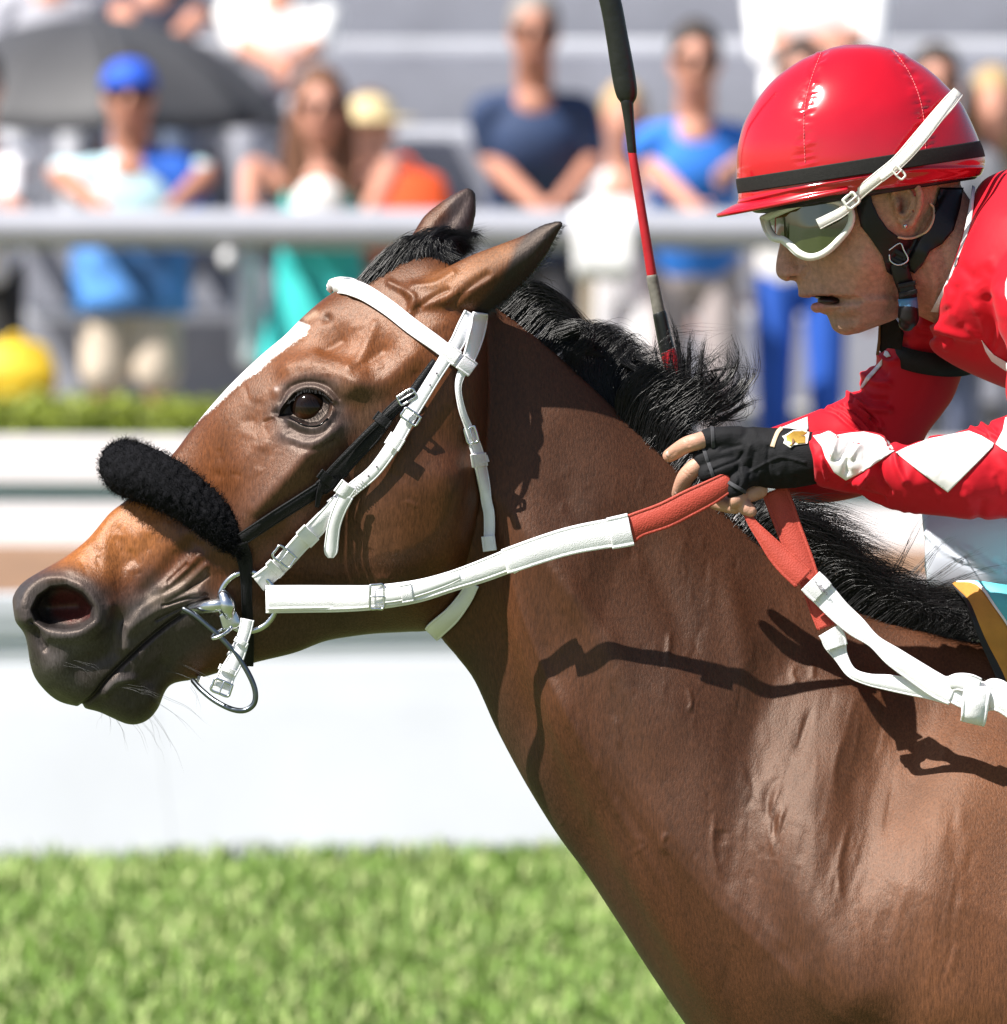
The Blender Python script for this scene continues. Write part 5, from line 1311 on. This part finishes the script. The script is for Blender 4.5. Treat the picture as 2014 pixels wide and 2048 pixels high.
# ---- helmet
helm = thing('helmet', 'glossy red helmet cover with black elastic band worn by the jockey', 'helmet', P(1720, 380, JY))
def hs(f, b, hw, pr=(.93, 1, 1, 1, .93)): return (C2(f)[0], C2(b)[0], hw, JY, pr)
dome = [hs((1060, 96), (1180, 94), .012), hs((960, 122), (1290, 116), .040), hs((830, 180), (1410, 172), .062), hs((700, 286), (1520, 262), .083), hs((600, 428), (1612, 352), .099), hs((552, 560), (1662, 440), .107), hs((540, 680), (1702, 530), .1105),
        hs((546, 770), (1728, 600), .1115), hs((548, 830), (1742, 655), .1115), hs((549, 872), (1736, 700), .109), hs((556, 884), (1712, 732), .104), hs((610, 872), (1660, 725), .092), hs((700, 800), (1600, 680), .08)]
hv, hf = loft(dome, 160, 12, 1.0)
g = G(); g.add(hv, hf); hmesh = g.mesh('cover'); H = Sculpt(hmesh)
seam1 = C2((950, 132), (905, 250), (872, 380), (866, 520), (872, 670)); seam2 = C2((1300, 120), (1375, 230), (1425, 350), (1450, 480), (1455, 600))
for sm, hh in ((seam1, -.0011), (seam2, -.0008)):
    H.stroke(sm, 3.2, hh)
    d = crom(sm, 10)
    for q in d[::1]:
        for s_ in (-1, 1):
            L_ = (6 + 10 * rng.random()); dy = rng.normal() * 4
            H.stroke([(q[0] + s_ * 2, q[1]), (q[0] + s_ * L_, q[1] - L_ * .25 + dy)], 2.2 + 1.2 * rng.random(), (.0004 + .0006 * rng.random()) * (1 if rng.random() < .6 else -1), smooth=False)
for _ in range(60):
    x, y = C2((560 + 1150 * rng.random(), 700 + 160 * rng.random()))[0]
    H.stroke([(x, y), (x + 25 * rng.normal(), y + 3 * rng.normal())], 3 + 3 * rng.random(), .0007 * rng.normal())
for _ in range(50):
    x, y = C2((560 + 1100 * rng.random(), 150 + 500 * rng.random()))[0]
    H.stroke([(x, y), (x + 25 * rng.normal(), y + 25 * rng.normal())], 14 + 22 * rng.random(), .0005 * rng.normal())
H.stroke(C2((552, 858), (800, 800), (1100, 745), (1400, 700), (1730, 690)), 3.0, .0018)
H.done()
link('cover', hmesh, M_CAP, helm)
HSF = Surf(hmesh)
M_STI = mat('red_thread', (.75, .16, .17), rough=.6)
for sm in (seam1, seam2):
    d = crom(sm, 9); st_ = []
    for q0, q1 in zip(d[:-1], d[1:]):
        a_, b_ = q0 * .8 + q1 * .2, q0 * .25 + q1 * .75
        h0, h1_ = HSF.hit(*a_)[0], HSF.hit(*b_)[0]
        if h0 is None or h1_ is None: continue
        st_.append(tube([h0 + Vector((0, -.0004, .0002)), h1_ + Vector((0, -.0004, .0002))], .00045, 5, 2))
    make('stitching', st_, M_STI, helm)['kind'] = 'stuff'
bt = [hs((536, 745), (1718, 560), .1128), hs((540, 780), (1734, 598), .1136), hs((546, 815), (1744, 636), .1140)]
make('elastic_band', [loft(bt, 120, 6, 1.0)], M_BAND, helm)
make('shell_rim', [loft([hs((585, 858), (1715, 700), .1045), hs((620, 905), (1700, 742), .100), hs((680, 912), (1660, 750), .092)], 80, 5, 1.0)], M_LEATH, helm)
# visor
cf = np.array(C2((548, 868))[0]); cb = np.array(C2((1735, 690))[0]); cc = (cf + cb) / 2; ax = (cf - cb) / 2
R = []
for ph in np.linspace(-1.45, 1.45, 61):
    row = []
    for t in np.linspace(0, 1, 8):
        Lm = .088 * (math.cos(ph) ** 1.6) * t * 2.0
        p = cc + ax * (math.cos(ph) * (.985 + Lm)) + np.array([0, 1]) * (16 * t ** 1.4 * math.cos(ph) ** .8)
        row.append(PA(p[0], p[1], JY + .1085 * math.sin(ph) * (1 + Lm * .2)))
    R.append(row)
R = np.array(R)
vis = make('visor', [(R.reshape(-1, 3), grid_faces(61, 8, False))], M_CAPM, helm)
sm_ = vis.modifiers.new('s', 'SOLIDIFY'); sm_.thickness = .0035; sm_.offset = 0
make('piping', [tube(R[:, -1], .0028, 8, 2)], M_CAP, vis)
# chin harness
har = D6((930, -20), (1040, -20), (1060, 100), (1110, 210), (1180, 310), (1270, 375), (1390, 385), (1490, 335), (1555, 230), (1560, 120), (1600, -20), (1790, -20), (1760, 150), (1710, 320), (1620, 430), (1520, 490), (1460, 600), (1395, 670), (1350, 640), (1310, 700), (1245, 705), (1175, 655), (1140, 530), (1045, 390), (965, 290), (935, 160))
hn = sew('chin_harness', har, FS, M_LEATH, helm, th=.0030, off=.0015, step=5)
make('harness_binding', [tube([P(q[0], q[1], yq) for q, yq in zip(D6((1270, 378), (1340, 388), (1420, 372), (1500, 325), (1545, 240), (1550, 150), (1525, 110)), [FS.hit(*q)[0].y - .0065 for q in D6((1270, 378), (1340, 388), (1420, 372), (1500, 325), (1545, 240), (1550, 150), (1525, 110))])], .0014, 8, 5)], M_TAN, hn)
hy_ = FS.hit(*D6((1260, 560))[0])[0].y
def bx6(x, y, w, h, ang, d, t):
    a = math.radians(ang); k = .000589 / 4
    rot = [[math.cos(a), 0, math.sin(a)], [0, 1, 0], [-math.sin(a), 0, math.cos(a)]]
    return box(P(*D6((x, y))[0], hy_ + d), (w * k, t, h * k), rot)
make('chin_buckle', [bx6(1265, 500, 150, 40, 28, -.008, .006), bx6(1275, 580, 150, 36, 28, -.008, .006), bx6(1205, 535, 30, 110, 28, -.008, .006), bx6(1335, 520, 30, 110, 28, -.008, .006), bx6(1270, 540, 90, 70, 28, -.006, .004)], M_LEATH, helm, smooth=False, bevel=.0012)
make('buckle_wire', [tube([P(*D6((x, y))[0], hy_ - .0125) for x, y in ((1195, 480), (1280, 425), (1310, 480), (1345, 560), (1270, 600), (1205, 570), (1195, 520))], .0010, 8, 4)], M_STEEL, helm)
make('chin_strap', [tube([P(*D6((1270, 590))[0], hy_ - .004), P(*D6((1300, 700))[0], hy_ - .003), P(*D6((1335, 800))[0], hy_ + .004), P(*D6((1345, 900))[0], hy_ + .006)], [(.004, .011)] * 4, 14, 4)], M_LEATH, helm)
make('chin_buckle', [bx6(1335, 755, 145, 36, -12, -.006, .007), bx6(1345, 825, 150, 40, -12, -.005, .007), bx6(1340, 790, 120, 60, -12, -.004, .005)], M_LEATH, helm, smooth=False, bevel=.0012)
make('blue_tape', [tube([P(*D6((1340, 865))[0], hy_ + .005), P(*D6((1350, 960))[0], hy_ + .006)], [(.010, .0115)] * 2, 18, 3, False)], M_BLUET, helm)
make('chin_cup', [tube([P(*D6((1345, 950))[0], hy_ + .006), P(*D6((1345, 1030))[0], hy_ + .007), P(*D6((1330, 1075))[0], hy_ + .008)], [(.011, .0122), (.011, .0125), (.008, .0095)], 18, 5)], M_LEATH, helm)

# ---- goggles
gog = thing('goggles', 'white framed racing goggles with dark green lens under the red helmet', 'goggles', P(1600, 470, JY - .07))
gx = 1480 + np.array([150, 205, 250, 300, 380, 480, 640, 800, 950]) / 4.; gyv = np.array([.030, .010, -.010, -.028, -.044, -.056, -.066, -.071, -.074]) + JY
def gdep(px, py): return float(np.interp(px, gx, gyv)) - .012
ring6 = D6((210, 225), (300, 185), (430, 130), (560, 95), (700, 80), (810, 105), (880, 160), (893, 230), (865, 310), (800, 390), (720, 470), (640, 520), (560, 535), (480, 505), (410, 440), (350, 395), (290, 385), (240, 320))
rc = crom(ring6 + ring6[:1], 6)
make('frame', [tube([P(x, y, gdep(x, y) - .001) for x, y in rc[:-1]] + [P(rc[0, 0], rc[0, 1], gdep(*rc[0]) - .001)], [(.0044, .0042)] * len(rc), 12, 1, False)], M_FRAME, gog)
make('foam_seal', [tube([P(x, y, gdep(x, y) + .009) for x, y in rc], [(.0085, .0042)] * len(rc), 10, 1, False)], M_FRAME, gog)
cen = np.mean([q for q in ring6], 0)
sew('lens', ring6, lambda x, y: gdep(x, y) - .0025 * (1 - min(1, math.hypot((x - cen[0]) / 85, (y - cen[1]) / 55))), M_LENS, gog, th=.0015, step=5)
far = [ (q[0], q[1], 2 * JY - gdep(*q)) for q in ring6 ]
make('frame', [tube([P(*q) for q in far + far[:1]], [(.0060, .0048)] * (len(far) + 1), 12, 4, False)], M_FRAME, gog)
make('nose_bridge', [tube([P(*D6((290, 385))[0], gdep(*D6((290, 385))[0])), P(*D6((268, 375))[0], JY), P(*D6((290, 385))[0], 2 * JY - gdep(*D6((290, 385))[0]))], .0035, 10, 6)], M_FRAME, gog)
def ys(q): 
    h, _ = HSF.hit(*q); return h.y if h is not None else ey - .03
sp = C2((1085, 862), (1150, 800), (1230, 735), (1320, 660), (1410, 560), (1500, 455), (1570, 375), (1612, 325))
syy = rsmooth([ey - .020, ey - .038] + [min(ys(q) - .007, ey - .044) for q in sp[2:6]] + [ys(sp[6]) - .006, ys(sp[6]) + .004], 1)
make('strap', [ribbon([q + (y,) for q, y in zip(sp, syy)], [24, 24, 25, 25, 27, 28, 28, 24], th=.0022)], M_STRAPW, gog)
make('strap', [ribbon([q + (y - .004,) for q, y in zip(C2((1240, 748), (1340, 668), (1430, 572), (1530, 440), (1600, 345)), [syy[2], syy[3], syy[4], syy[5], syy[6]])], [12, 14, 14, 15, 14], th=.0018)], M_STRAPW, gog)
make('strap_end', [ribbon([q + (y,) for q, y in zip(C2((1110, 855), (1050, 905), (985, 940), (935, 965)), (ey - .030, ey - .028, ey - .027, ey - .026))], [18, 20, 21, 22], th=.0016)], M_STRAPW, gog)
buckle(gog, C2((1095, 850))[0], -40, 24, 22, y=ey - .034, m=M_FRAME, r=.0019)
buckle(gog, C2((1325, 715))[0], -45, 12, 26, y=ey - .052, m=M_FRAME, r=.0014)

# ---- silks
SL = (.8, 1, 1, 1, .8)
def a8(t, b, hw, yc): return (D8(t)[0], D8(b)[0], hw, yc, SL)
near_arm = [a8((330, 1212), (378, 1648), .046, -.156), a8((470, 1200), (510, 1680), .048, -.160), a8((620, 1212), (680, 1722), .050, -.164), a8((760, 1205), (850, 1795), .052, -.168), a8((900, 1232), (1000, 1840), .053, -.172), a8((1020, 1290), (1090, 1855), .053, -.176),
            a8((1150, 1278), (1250, 1878), .054, -.180), a8((1300, 1245), (1400, 1892), .055, -.184), a8((1600, 1190), (1650, 1922), .057, -.190), a8((1790, 1120), (1850, 1918), .058, -.190), a8((1904, 1080), (1960, 1905), .060, -.196), a8((2150, 980), (2250, 1850), .062, -.205), a8((2400, 950), (2450, 1700), .055, -.21)]
near_up = [(D8((1905, 1000))[0], D8((2480, 1250))[0], .060, -.205, SL), (D8((1890, 850))[0], D8((2480, 900))[0], .066, -.20, SL), (D8((1905, 550))[0], D8((2500, 500))[0], .075, -.19, SL), (D8((1780, 150))[0], D8((2500, 0))[0], .085, -.16, SL), (D8((1750, -150))[0], D8((2400, -500))[0], .07, -.10, SL)]
far_arm = [a8((-90, 1215), (-40, 1620), .040, .105), a8((60, 1165), (60, 1680), .043, .11), a8((200, 1112), (200, 1755), .046, .115), a8((330, 1062), (340, 1788), .048, .12), a8((460, 1008), (520, 1778), .050, .128), a8((590, 948), (720, 1735), .054, .135), a8((680, 900), (980, 1640), .056, .142)]
far_up = [(D8((700, 1100))[0], D8((1150, 1500))[0], .050, .142, SL), (D8((640, 960))[0], D8((1262, 1240))[0], .054, .145, SL), (D8((700, 860))[0], D8((1385, 1075))[0], .056, .148, SL), (D8((765, 740))[0], D8((1482, 930))[0], .058, .148, SL), (D8((885, 600))[0], D8((1568, 700))[0], .060, .145, SL), (D8((980, 430))[0], D8((1660, 520))[0], .064, .135, SL), (D8((1100, 250))[0], D8((1850, 250))[0], .07, .12, SL)]
TO = (.7, 1, 1, .9, .6)
torso = [((1952, 378), (1872, 640), .062, JY, TO), ((1972, 356), (1858, 672), .078, JY, TO), ((2014, 338), (1862, 700), .115, JY, TO), ((2080, 320), (1935, 745), .15, JY, TO), ((2200, 290), (2080, 800), .175, JY, TO), ((2450, 280), (2330, 860), .185, JY, TO), ((2750, 320), (2640, 900), .18, JY, TO), ((3000, 460), (2900, 950), .17, JY, TO), ((3080, 600), (3040, 880), .1, JY, TO)]
bm_ = blob('jacket', [loft(near_arm, 48, 6, .9), loft(near_up, 48, 5, .9), loft(far_arm, 44, 6, .9), loft(far_up, 44, 5, .9), loft(torso, 64, 6, .85)], .0042, smooth=6)
cj = get_co(bm_); jx, jy_ = proj(cj); refine(bm_, (jx < 2040) & (jx > 1480))
J = Sculpt(bm_)
NA = (-1, -.03)
for pts, r, h in [(D8((830, 1470), (790, 1560), (730, 1650)), 7, .005), (D8((880, 1480), (900, 1600), (960, 1700)), 7, -.004), (D8((1000, 1390), (1030, 1500), (1090, 1610)), 7, .004), (D8((425, 1430), (445, 1520), (465, 1590)), 4, .004), (D8((470, 1260), (455, 1350), (480, 1440)), 6, -.005),
                  (D8((540, 1280), (510, 1380), (480, 1440)), 6, .005), (D8((660, 1260), (620, 1340), (560, 1430)), 6, -.005), (D8((720, 1330), (660, 1420)), 6, .004), (D8((620, 1440), (615, 1540)), 6, -.005), (D8((780, 1330), (770, 1440)), 7, -.004), (D8((690, 1620), (800, 1560)), 8, .005),
                  (D8((950, 1220), (990, 1320)), 6, -.005), (D8((1000, 1250), (1110, 1290), (1250, 1260)), 6, -.004), (D8((1700, 1150), (1760, 1220), (1830, 1260)), 5, .003), (D8((1740, 1130), (1810, 1200)), 5, -.003), (D8((1620, 1190), (1740, 1250)), 5, .003), (D8((640, 1660), (740, 1720), (900, 1770)), 9, -.004), (D8((1200, 1300), (1230, 1600)), 16, .002), (D8((1450, 1240), (1500, 1500)), 18, -.002), (D8((340, 1300), (330, 1450), (360, 1600)), 5, .003)]:
    J.stroke(pts, r * .85, h * 1.35, ylim=NA)
FAY = (.03, 1)
for k_ in range(8):
    x0 = 440 + k_ * 40
    J.stroke(D8((x0, 1030 - k_ * 8), (x0 + 90, 1060), (x0 + 170, 1130), (x0 + 260 - 10 * k_, 1200)), 3.6, (.0035 if k_ % 2 else -.003), ylim=FAY)
for pts, r, h in [(D8((640, 920), (720, 1000), (860, 1040), (960, 1040)), 7, .005), (D8((700, 860), (800, 940), (930, 960)), 8, -.004), (D8((760, 760), (850, 820), (960, 830)), 8, .004), (D8((700, 1000), (800, 1120), (890, 1180)), 6, .004), (D8((890, 610), (960, 660), (1020, 650)), 7, .004), (D8((840, 670), (930, 740)), 8, -.003)]:
    J.stroke(pts, r * .85, h * 1.35, ylim=FAY)
for pts, r, h in [(D8((1240, 360), (1450, 420), (1640, 470)), 9, .004), (D8((1200, 420), (1450, 490)), 7, -.004), (D8((1500, 60), (1460, 200), (1300, 330)), 9, -.003), (D8((1600, 100), (1700, 300), (1740, 480)), 10, .003), (D8((1740, 160), (1790, 330), (1770, 500)), 10, -.004), (D8((1850, 100), (1860, 400), (1800, 560)), 14, .004), (D8((1440, 200), (1420, 60)), 8, .003)]:
    J.stroke(pts, r, h)
for _ in range(70):
    x, y = D8((1000 + 900 * rng.random(), -250 + 850 * rng.random()))[0]; an = rng.normal() * .5 + 1.2; L_ = 25 + 45 * rng.random()
    J.stroke([(x, y), (x + L_ * math.cos(an), y + L_ * math.sin(an))], 6 + 8 * rng.random(), .0011 * rng.normal(), taper=True)
for _ in range(60):
    x, y = D8((350 + 1500 * rng.random(), 1300 + 550 * rng.random()))[0]; an = rng.normal() * .5 + 1.3; L_ = 18 + 30 * rng.random()
    J.stroke([(x, y), (x + L_ * math.cos(an), y + L_ * math.sin(an))], 5 + 6 * rng.random(), .0010 * rng.normal(), ylim=NA)
J.done()
jacket = link('jacket', bm_, M_RED, jock)
JS = Surf(bm_)
for pl in [D8((350, 1245), (410, 1232), (480, 1203), (540, 1240), (640, 1222), (760, 1212), (880, 1240), (960, 1290), (1005, 1365), (880, 1450), (760, 1530), (615, 1605), (520, 1540), (450, 1420), (420, 1330)),
           D8((1012, 1378), (1100, 1335), (1290, 1265), (1600, 1205), (1700, 1245), (1800, 1305), (1790, 1335), (1700, 1430), (1430, 1700), (1200, 1530)),
           D8((1812, 1312), (1870, 1200), (1890, 1100), (2000, 1060), (2080, 1300), (1950, 1400), (1860, 1350))]:
    sew('sleeve_diamond', pl, JS, M_SILKW, jacket, th=.0012, off=.0008, step=4)
for pl in [D8((-60, 1222), (60, 1195), (200, 1137), (308, 1092), (316, 1200), (200, 1230), (60, 1240)), D8((775, 775), (840, 705), (905, 630), (905, 680), (800, 800), (735, 880), (728, 860)), D8((915, 600), (925, 565), (950, 570), (975, 610), (940, 620))]:
    sew('sleeve_diamond', pl, JS, M_SILKW, jacket, th=.0012, off=.0008, step=4)
sew('chest_panel', D8((1700, 480), (1750, 545), (1800, 600), (1904, 660), (1960, 700), (1960, 760), (1880, 720), (1780, 650), (1730, 570)), JS, M_SILKW, jacket, th=.0012, off=.001, step=4)
sew('chest_panel', D8((1890, 20), (1920, -60), (2000, 50), (2000, 220), (1920, 200), (1888, 120)), JS, M_SILKW, jacket, th=.0012, off=.001, step=4)
# collar
R = []
for a in np.linspace(0, 2 * math.pi, 61)[:-1]:
    s_ = (1 - math.cos(a)) / 2
    u = np.array([1858, -40]) * (1 - s_) + np.array([1510, 1000]) * s_ + np.array([60, 20]) * math.sin(math.pi * s_)
    wd = 24 + 60 * s_
    row = []
    for (dx, dyy, k_) in ((0, 0, 0), (wd * .5, 8, .0015), (wd, 16, .002), (wd, 16, .006), (wd * .5, 8, .006), (0, 0, .004)):
        q = D6((u[0] + dx, u[1] + dyy))[0]; row.append(PA(q[0], q[1], JY - (.076 + k_ + .000 * s_) * math.sin(a) * (1 + dx * .0008)))
    R.append(row)
R = np.array(R); R = np.vstack([R, R[:1]])
make('collar', [rings(R)], M_SILKW, jacket)
# black number band on the far arm
R = []
for a in np.linspace(0, 2 * math.pi, 61)[:-1]:
    c, s_ = math.cos(a), math.sin(a)
    x = 1300 + 352 * c; y = 585 + 45 * c + (92 * s_ if s_ > 0 else 30 * s_); y0 = .145 - .070 * s_
    row = []
    for dyy, k_ in ((-95, 0), (-95, .004), (0, .006), (88, .004), (88, 0), (0, 0)):
        q = D8((x, y + dyy * (1 if s_ > -.2 else .8)))[0]; row.append(PA(q[0], q[1], y0 - k_ * s_))
    R.append(row)
R = np.array(R); R = np.vstack([R, R[:1]])
ab = thing('armband', 'wide black armband around the jockey\'s far upper arm', 'armband', P(*D8((1300, 600))[0], .14))
make('band', [rings(R)], M_BAND, ab)
sew('number_flap', D8((890, 345), (1010, 300), (1080, 420), (1060, 560), (950, 545), (900, 585), (880, 560)), lambda x, y: .085, M_BAND, ab, th=.004)
sew('flap_edge', D8((878, 340), (892, 340), (892, 500), (880, 600), (855, 600), (870, 480)), lambda x, y: .083, M_BROWN, ab, th=.005)
# far leg in white breeches
leg_ = [((1843, 1022), (1858, 1205), .045, .165, SL), ((1852, 1008), (1880, 1222), .060, .17, SL), ((1900, 990), (1950, 1245), .072, .172, SL), ((2050, 960), (2100, 1270), .082, .175, SL), ((2300, 900), (2350, 1260), .09, .17, SL), ((2700, 780), (2750, 1150), .1, .13, SL), ((2950, 650), (2950, 1050), .1, .08, SL)]
shin = [tube([P(1950, 1130, .20), P(2150, 1500, .30), P(2350, 1800, .33)], [.062, .055, .04], 20, 5)]
nleg = [tube([P(2900, 850, -.1), P(2450, 1000, -.2), P(2150, 1150, -.27)], [.11, .09, .065], 20, 5), tube([P(2150, 1150, -.27), P(2350, 1500, -.33), P(2500, 1800, -.34)], [.065, .055, .04], 20, 5)]
lm = blob('breeches', [loft(leg_, 44, 6, .9)] + shin + nleg, .006, smooth=4)
cj = get_co(lm); jx, jy_ = proj(cj); refine(lm, (jx < 2040))
Lg = Sculpt(lm)
for k_ in range(16):
    x0 = 1850 + 11 * k_
    Lg.stroke([(x0 - 20, 1060 + 4 * k_), (x0 + 30, 1100 + 4 * k_ + 10 * rng.normal()), (x0 + 120, 1130 + 5 * k_)], 4 + 4 * rng.random(), .0022 * rng.normal())
Lg.done()
link('breeches', lm, M_PANTS, jock)

# ---- near hand: fingers and glove
HY = -.148
def h5(x, y, d=0.0): return P(*D5((x, y))[0], HY + d)
fing = [tube([h5(760, 380, 0), h5(560, 392, 0), h5(450, 415, -.004), h5(370, 440, 0), h5(290, 490, .012), h5(235, 525, .022)], [.0105, .0105, .0102, .0098, .0092, .0082], 16, 6),
        tube([h5(720, 500, .004), h5(530, 560, .002), h5(440, 620, 0), h5(370, 690, .004), h5(330, 770, .014), h5(305, 830, .024)], [.0105, .0105, .0105, .0102, .0094, .0080], 16, 6),
        tube([h5(740, 880, .012), h5(800, 905, -.004), h5(850, 945, -.010), h5(885, 970, -.012)], [.0085, .0092, .0090, .0075], 14, 5),
        tube([h5(800, 850, -.010), h5(770, 880, -.014), h5(755, 905, -.012)], [.0085, .0085, .007], 14, 5),
        tube([h5(950, 800, .006), h5(890, 830, .002), h5(840, 850, .0)], [.011, .010, .009], 14, 5),
        tube([h5(600, 900, .012), h5(690, 925, .006), h5(760, 940, .0)], [.0085, .0085, .008], 14, 5)]
fm = blob('hand', fing, .0013, smooth=4)
K = Sculpt(fm)
for pts in (D5((360, 400), (385, 450)), (D5((375, 395), (400, 445))), D5((345, 660), (400, 700)), D5((360, 640), (415, 680))): K.stroke(pts, 1.6, -.0006)
K.stroke(D5((245, 530), (275, 505)), 5, -.0008); K.done()
hand = link('hand', fm, M_HAND, jock)
M_NAIL = mat('fingernail', (.62, .40, .33), rough=.3)
make('fingernail', [ell(h5(238, 512, .012), (.0052, .0026, .0042), 14, 8)], M_NAIL, hand); make('fingernail', [ell(h5(298, 805, .013), (.0036, .0026, .0052), 14, 8)], M_NAIL, hand)
GL = (.75, 1, 1, 1, .75)
def g5(t, b, hw, yc): return (D5(t)[0], D5(b)[0], hw, HY + yc, GL)
gl = [loft([g5((1420, 345), (1440, 735), .030, -.004), g5((1350, 330), (1405, 752), .034, -.004), g5((1200, 305), (1260, 780), .031, -.003), g5((1050, 302), (1110, 790), .026, -.001), g5((880, 295), (960, 775), .022, 0), g5((750, 312), (840, 720), .019, .002), g5((680, 330), (760, 680), .016, .003)], 44, 6, .85),
      tube([h5(800, 385, 0), h5(680, 385, -.001), h5(550, 392, 0)], [.0145, .0140, .0132], 16, 5), tube([h5(800, 490, 0), h5(680, 510, -.002), h5(505, 562, 0)], [.0145, .0140, .0128], 16, 5),
      tube([h5(820, 590, -.002), h5(690, 620, -.008), h5(545, 668, -.008)], [.014, .0135, .0120], 16, 5), tube([h5(900, 660, -.004), h5(810, 720, -.012), h5(755, 800, -.013)], [.015, .0135, .0115], 16, 5)]
gm = blob('glove', gl, .0016, smooth=4)
K = Sculpt(gm)
for pts, r, h in [(D5((820, 500), (780, 560), (680, 600), (560, 650)), 3, -.002), (D5((800, 440), (650, 480)), 4, -.002), (D5((870, 660), (980, 600), (1100, 545), (1180, 545), (1320, 580)), 2.6, .0016), (D5((1030, 460), (1020, 620), (1040, 740)), 4, -.0018), (D5((880, 450), (840, 560), (800, 660)), 5, .0018), (D5((920, 500), (880, 640), (870, 760)), 5, -.0018), (D5((960, 660), (930, 780)), 5, .0016), (D5((780, 620), (800, 720), (770, 800)), 4, -.0018), (D5((1180, 560), (1200, 700)), 6, -.001)]:
    K.stroke(pts, r, h)
for _ in range(30):
    x, y = D5((650 + 700 * rng.random(), 330 + 420 * rng.random()))[0]; K.stroke([(x, y), (x + 14 * rng.normal(), y + 14 * rng.normal())], 4 + 4 * rng.random(), .0006 * rng.normal())
K.done()
glove = link('glove', gm, M_GLOVE, jock)
GS = Surf(gm)
for c, r, d in [((552, 392), .0135, (-1, .05)), ((506, 562), .0131, (-1, .30)), ((546, 668), .0124, (-1, .35)), ((756, 800), .0118, (-.5, .85))]:
    n_ = np.array(d) / np.linalg.norm(d); cz = (0 if c[1] < 600 else -.008 if c[1] < 700 else -.013)
    a = h5(c[0] - n_[0] * 16, c[1] - n_[1] * 16, cz); b = h5(c[0] + n_[0] * -46, c[1] - n_[1] * 46, cz); 
    make('finger_hem', [tube([b, a], [r * 1.08, r * 1.16], 18, 4, False)], M_GLOVEG, glove)
E = fr(1550, 840, 19.04)
em = sew('emblem_backing', E((265, 610), (330, 600), (700, 380), (1130, 350), (1330, 470), (1240, 900), (720, 960), (590, 1070), (310, 880), (370, 750)), GS, M_STRAPW, glove, th=.0010, off=.0008, step=2.5)
sew('emblem', E((420, 610), (700, 420), (1100, 410), (1240, 480), (1120, 570), (1060, 600), (1160, 610), (1160, 880), (880, 900), (780, 840), (600, 1000), (410, 870), (440, 740)), GS, M_EMB, glove, th=.0016, off=.0008, step=2.5)
sew('emblem_mark', E((680, 680), (740, 760), (770, 830), (640, 960), (630, 800)), GS, M_BROWN, glove, th=.0020, off=.0008, step=2)
sew('emblem_mark', E((950, 545), (1020, 560), (1080, 605), (1140, 590), (1060, 625)), GS, M_BROWN, glove, th=.0020, off=.0008, step=2)
make('tan_stripe', [ribbon(D5((1135, 305), (1105, 335), (1080, 390), (1058, 455)), [7, 8, 8, 9], off=.0006, th=.0012, surf=GS)], M_TAN, glove)

# ---- whip
whip = thing('whip', 'riding whip with thick black popper and red shaft held upright behind the mane', 'whip', P(1350, 750, .10))
M_WR = mat('whip_red', (.42, .012, .02), rough=.45, var=.12, vscale=60, bump=.2, bscale=120)
M_WB = mat('whip_black', (.010, .011, .010), rough=.35, var=.3, vscale=60, bump=.3, bscale=90)
M_WG = mat('whip_grey', (.16, .15, .125), rough=.6, var=.35, vscale=90, bump=.3, bscale=120)
def w6(x, y): return P(*C6((x, y))[0], .10)
make('popper', [tube([w6(560, -160), w6(605, 0), w6(628, 120), w6(650, 250), w6(660, 310), w6(662, 338)], [(.010, .0125), (.010, .0130), (.010, .0132), (.010, .0140), (.009, .0125), (.006, .0075)], 18, 6)], M_WB, whip)
make('binding', [tube([w6(660, 330), w6(668, 400), w6(678, 498)], [.0078, .0062, .0054], 14, 5)], M_WB, whip)
make('shaft', [tube([w6(677, 495), w6(710, 700), w6(744, 912)], [.0052, .0056, .0062], 14, 6)], M_WR, whip)
make('collar', [tube([w6(743, 908), w6(757, 980), w6(770, 1045)], [.0070, .0072, .0078], 14, 5)], M_WG, whip)
make('grip', [tube([w6(768, 1030), w6(782, 1100), w6(795, 1158)], [.0084, .0090, .0096], 14, 5)], M_WB, whip)
make('handle', [tube([w6(794, 1150), w6(815, 1210), w6(860, 1330)], [.0098, .0102, .0104], 14, 5)], M_WR, whip)
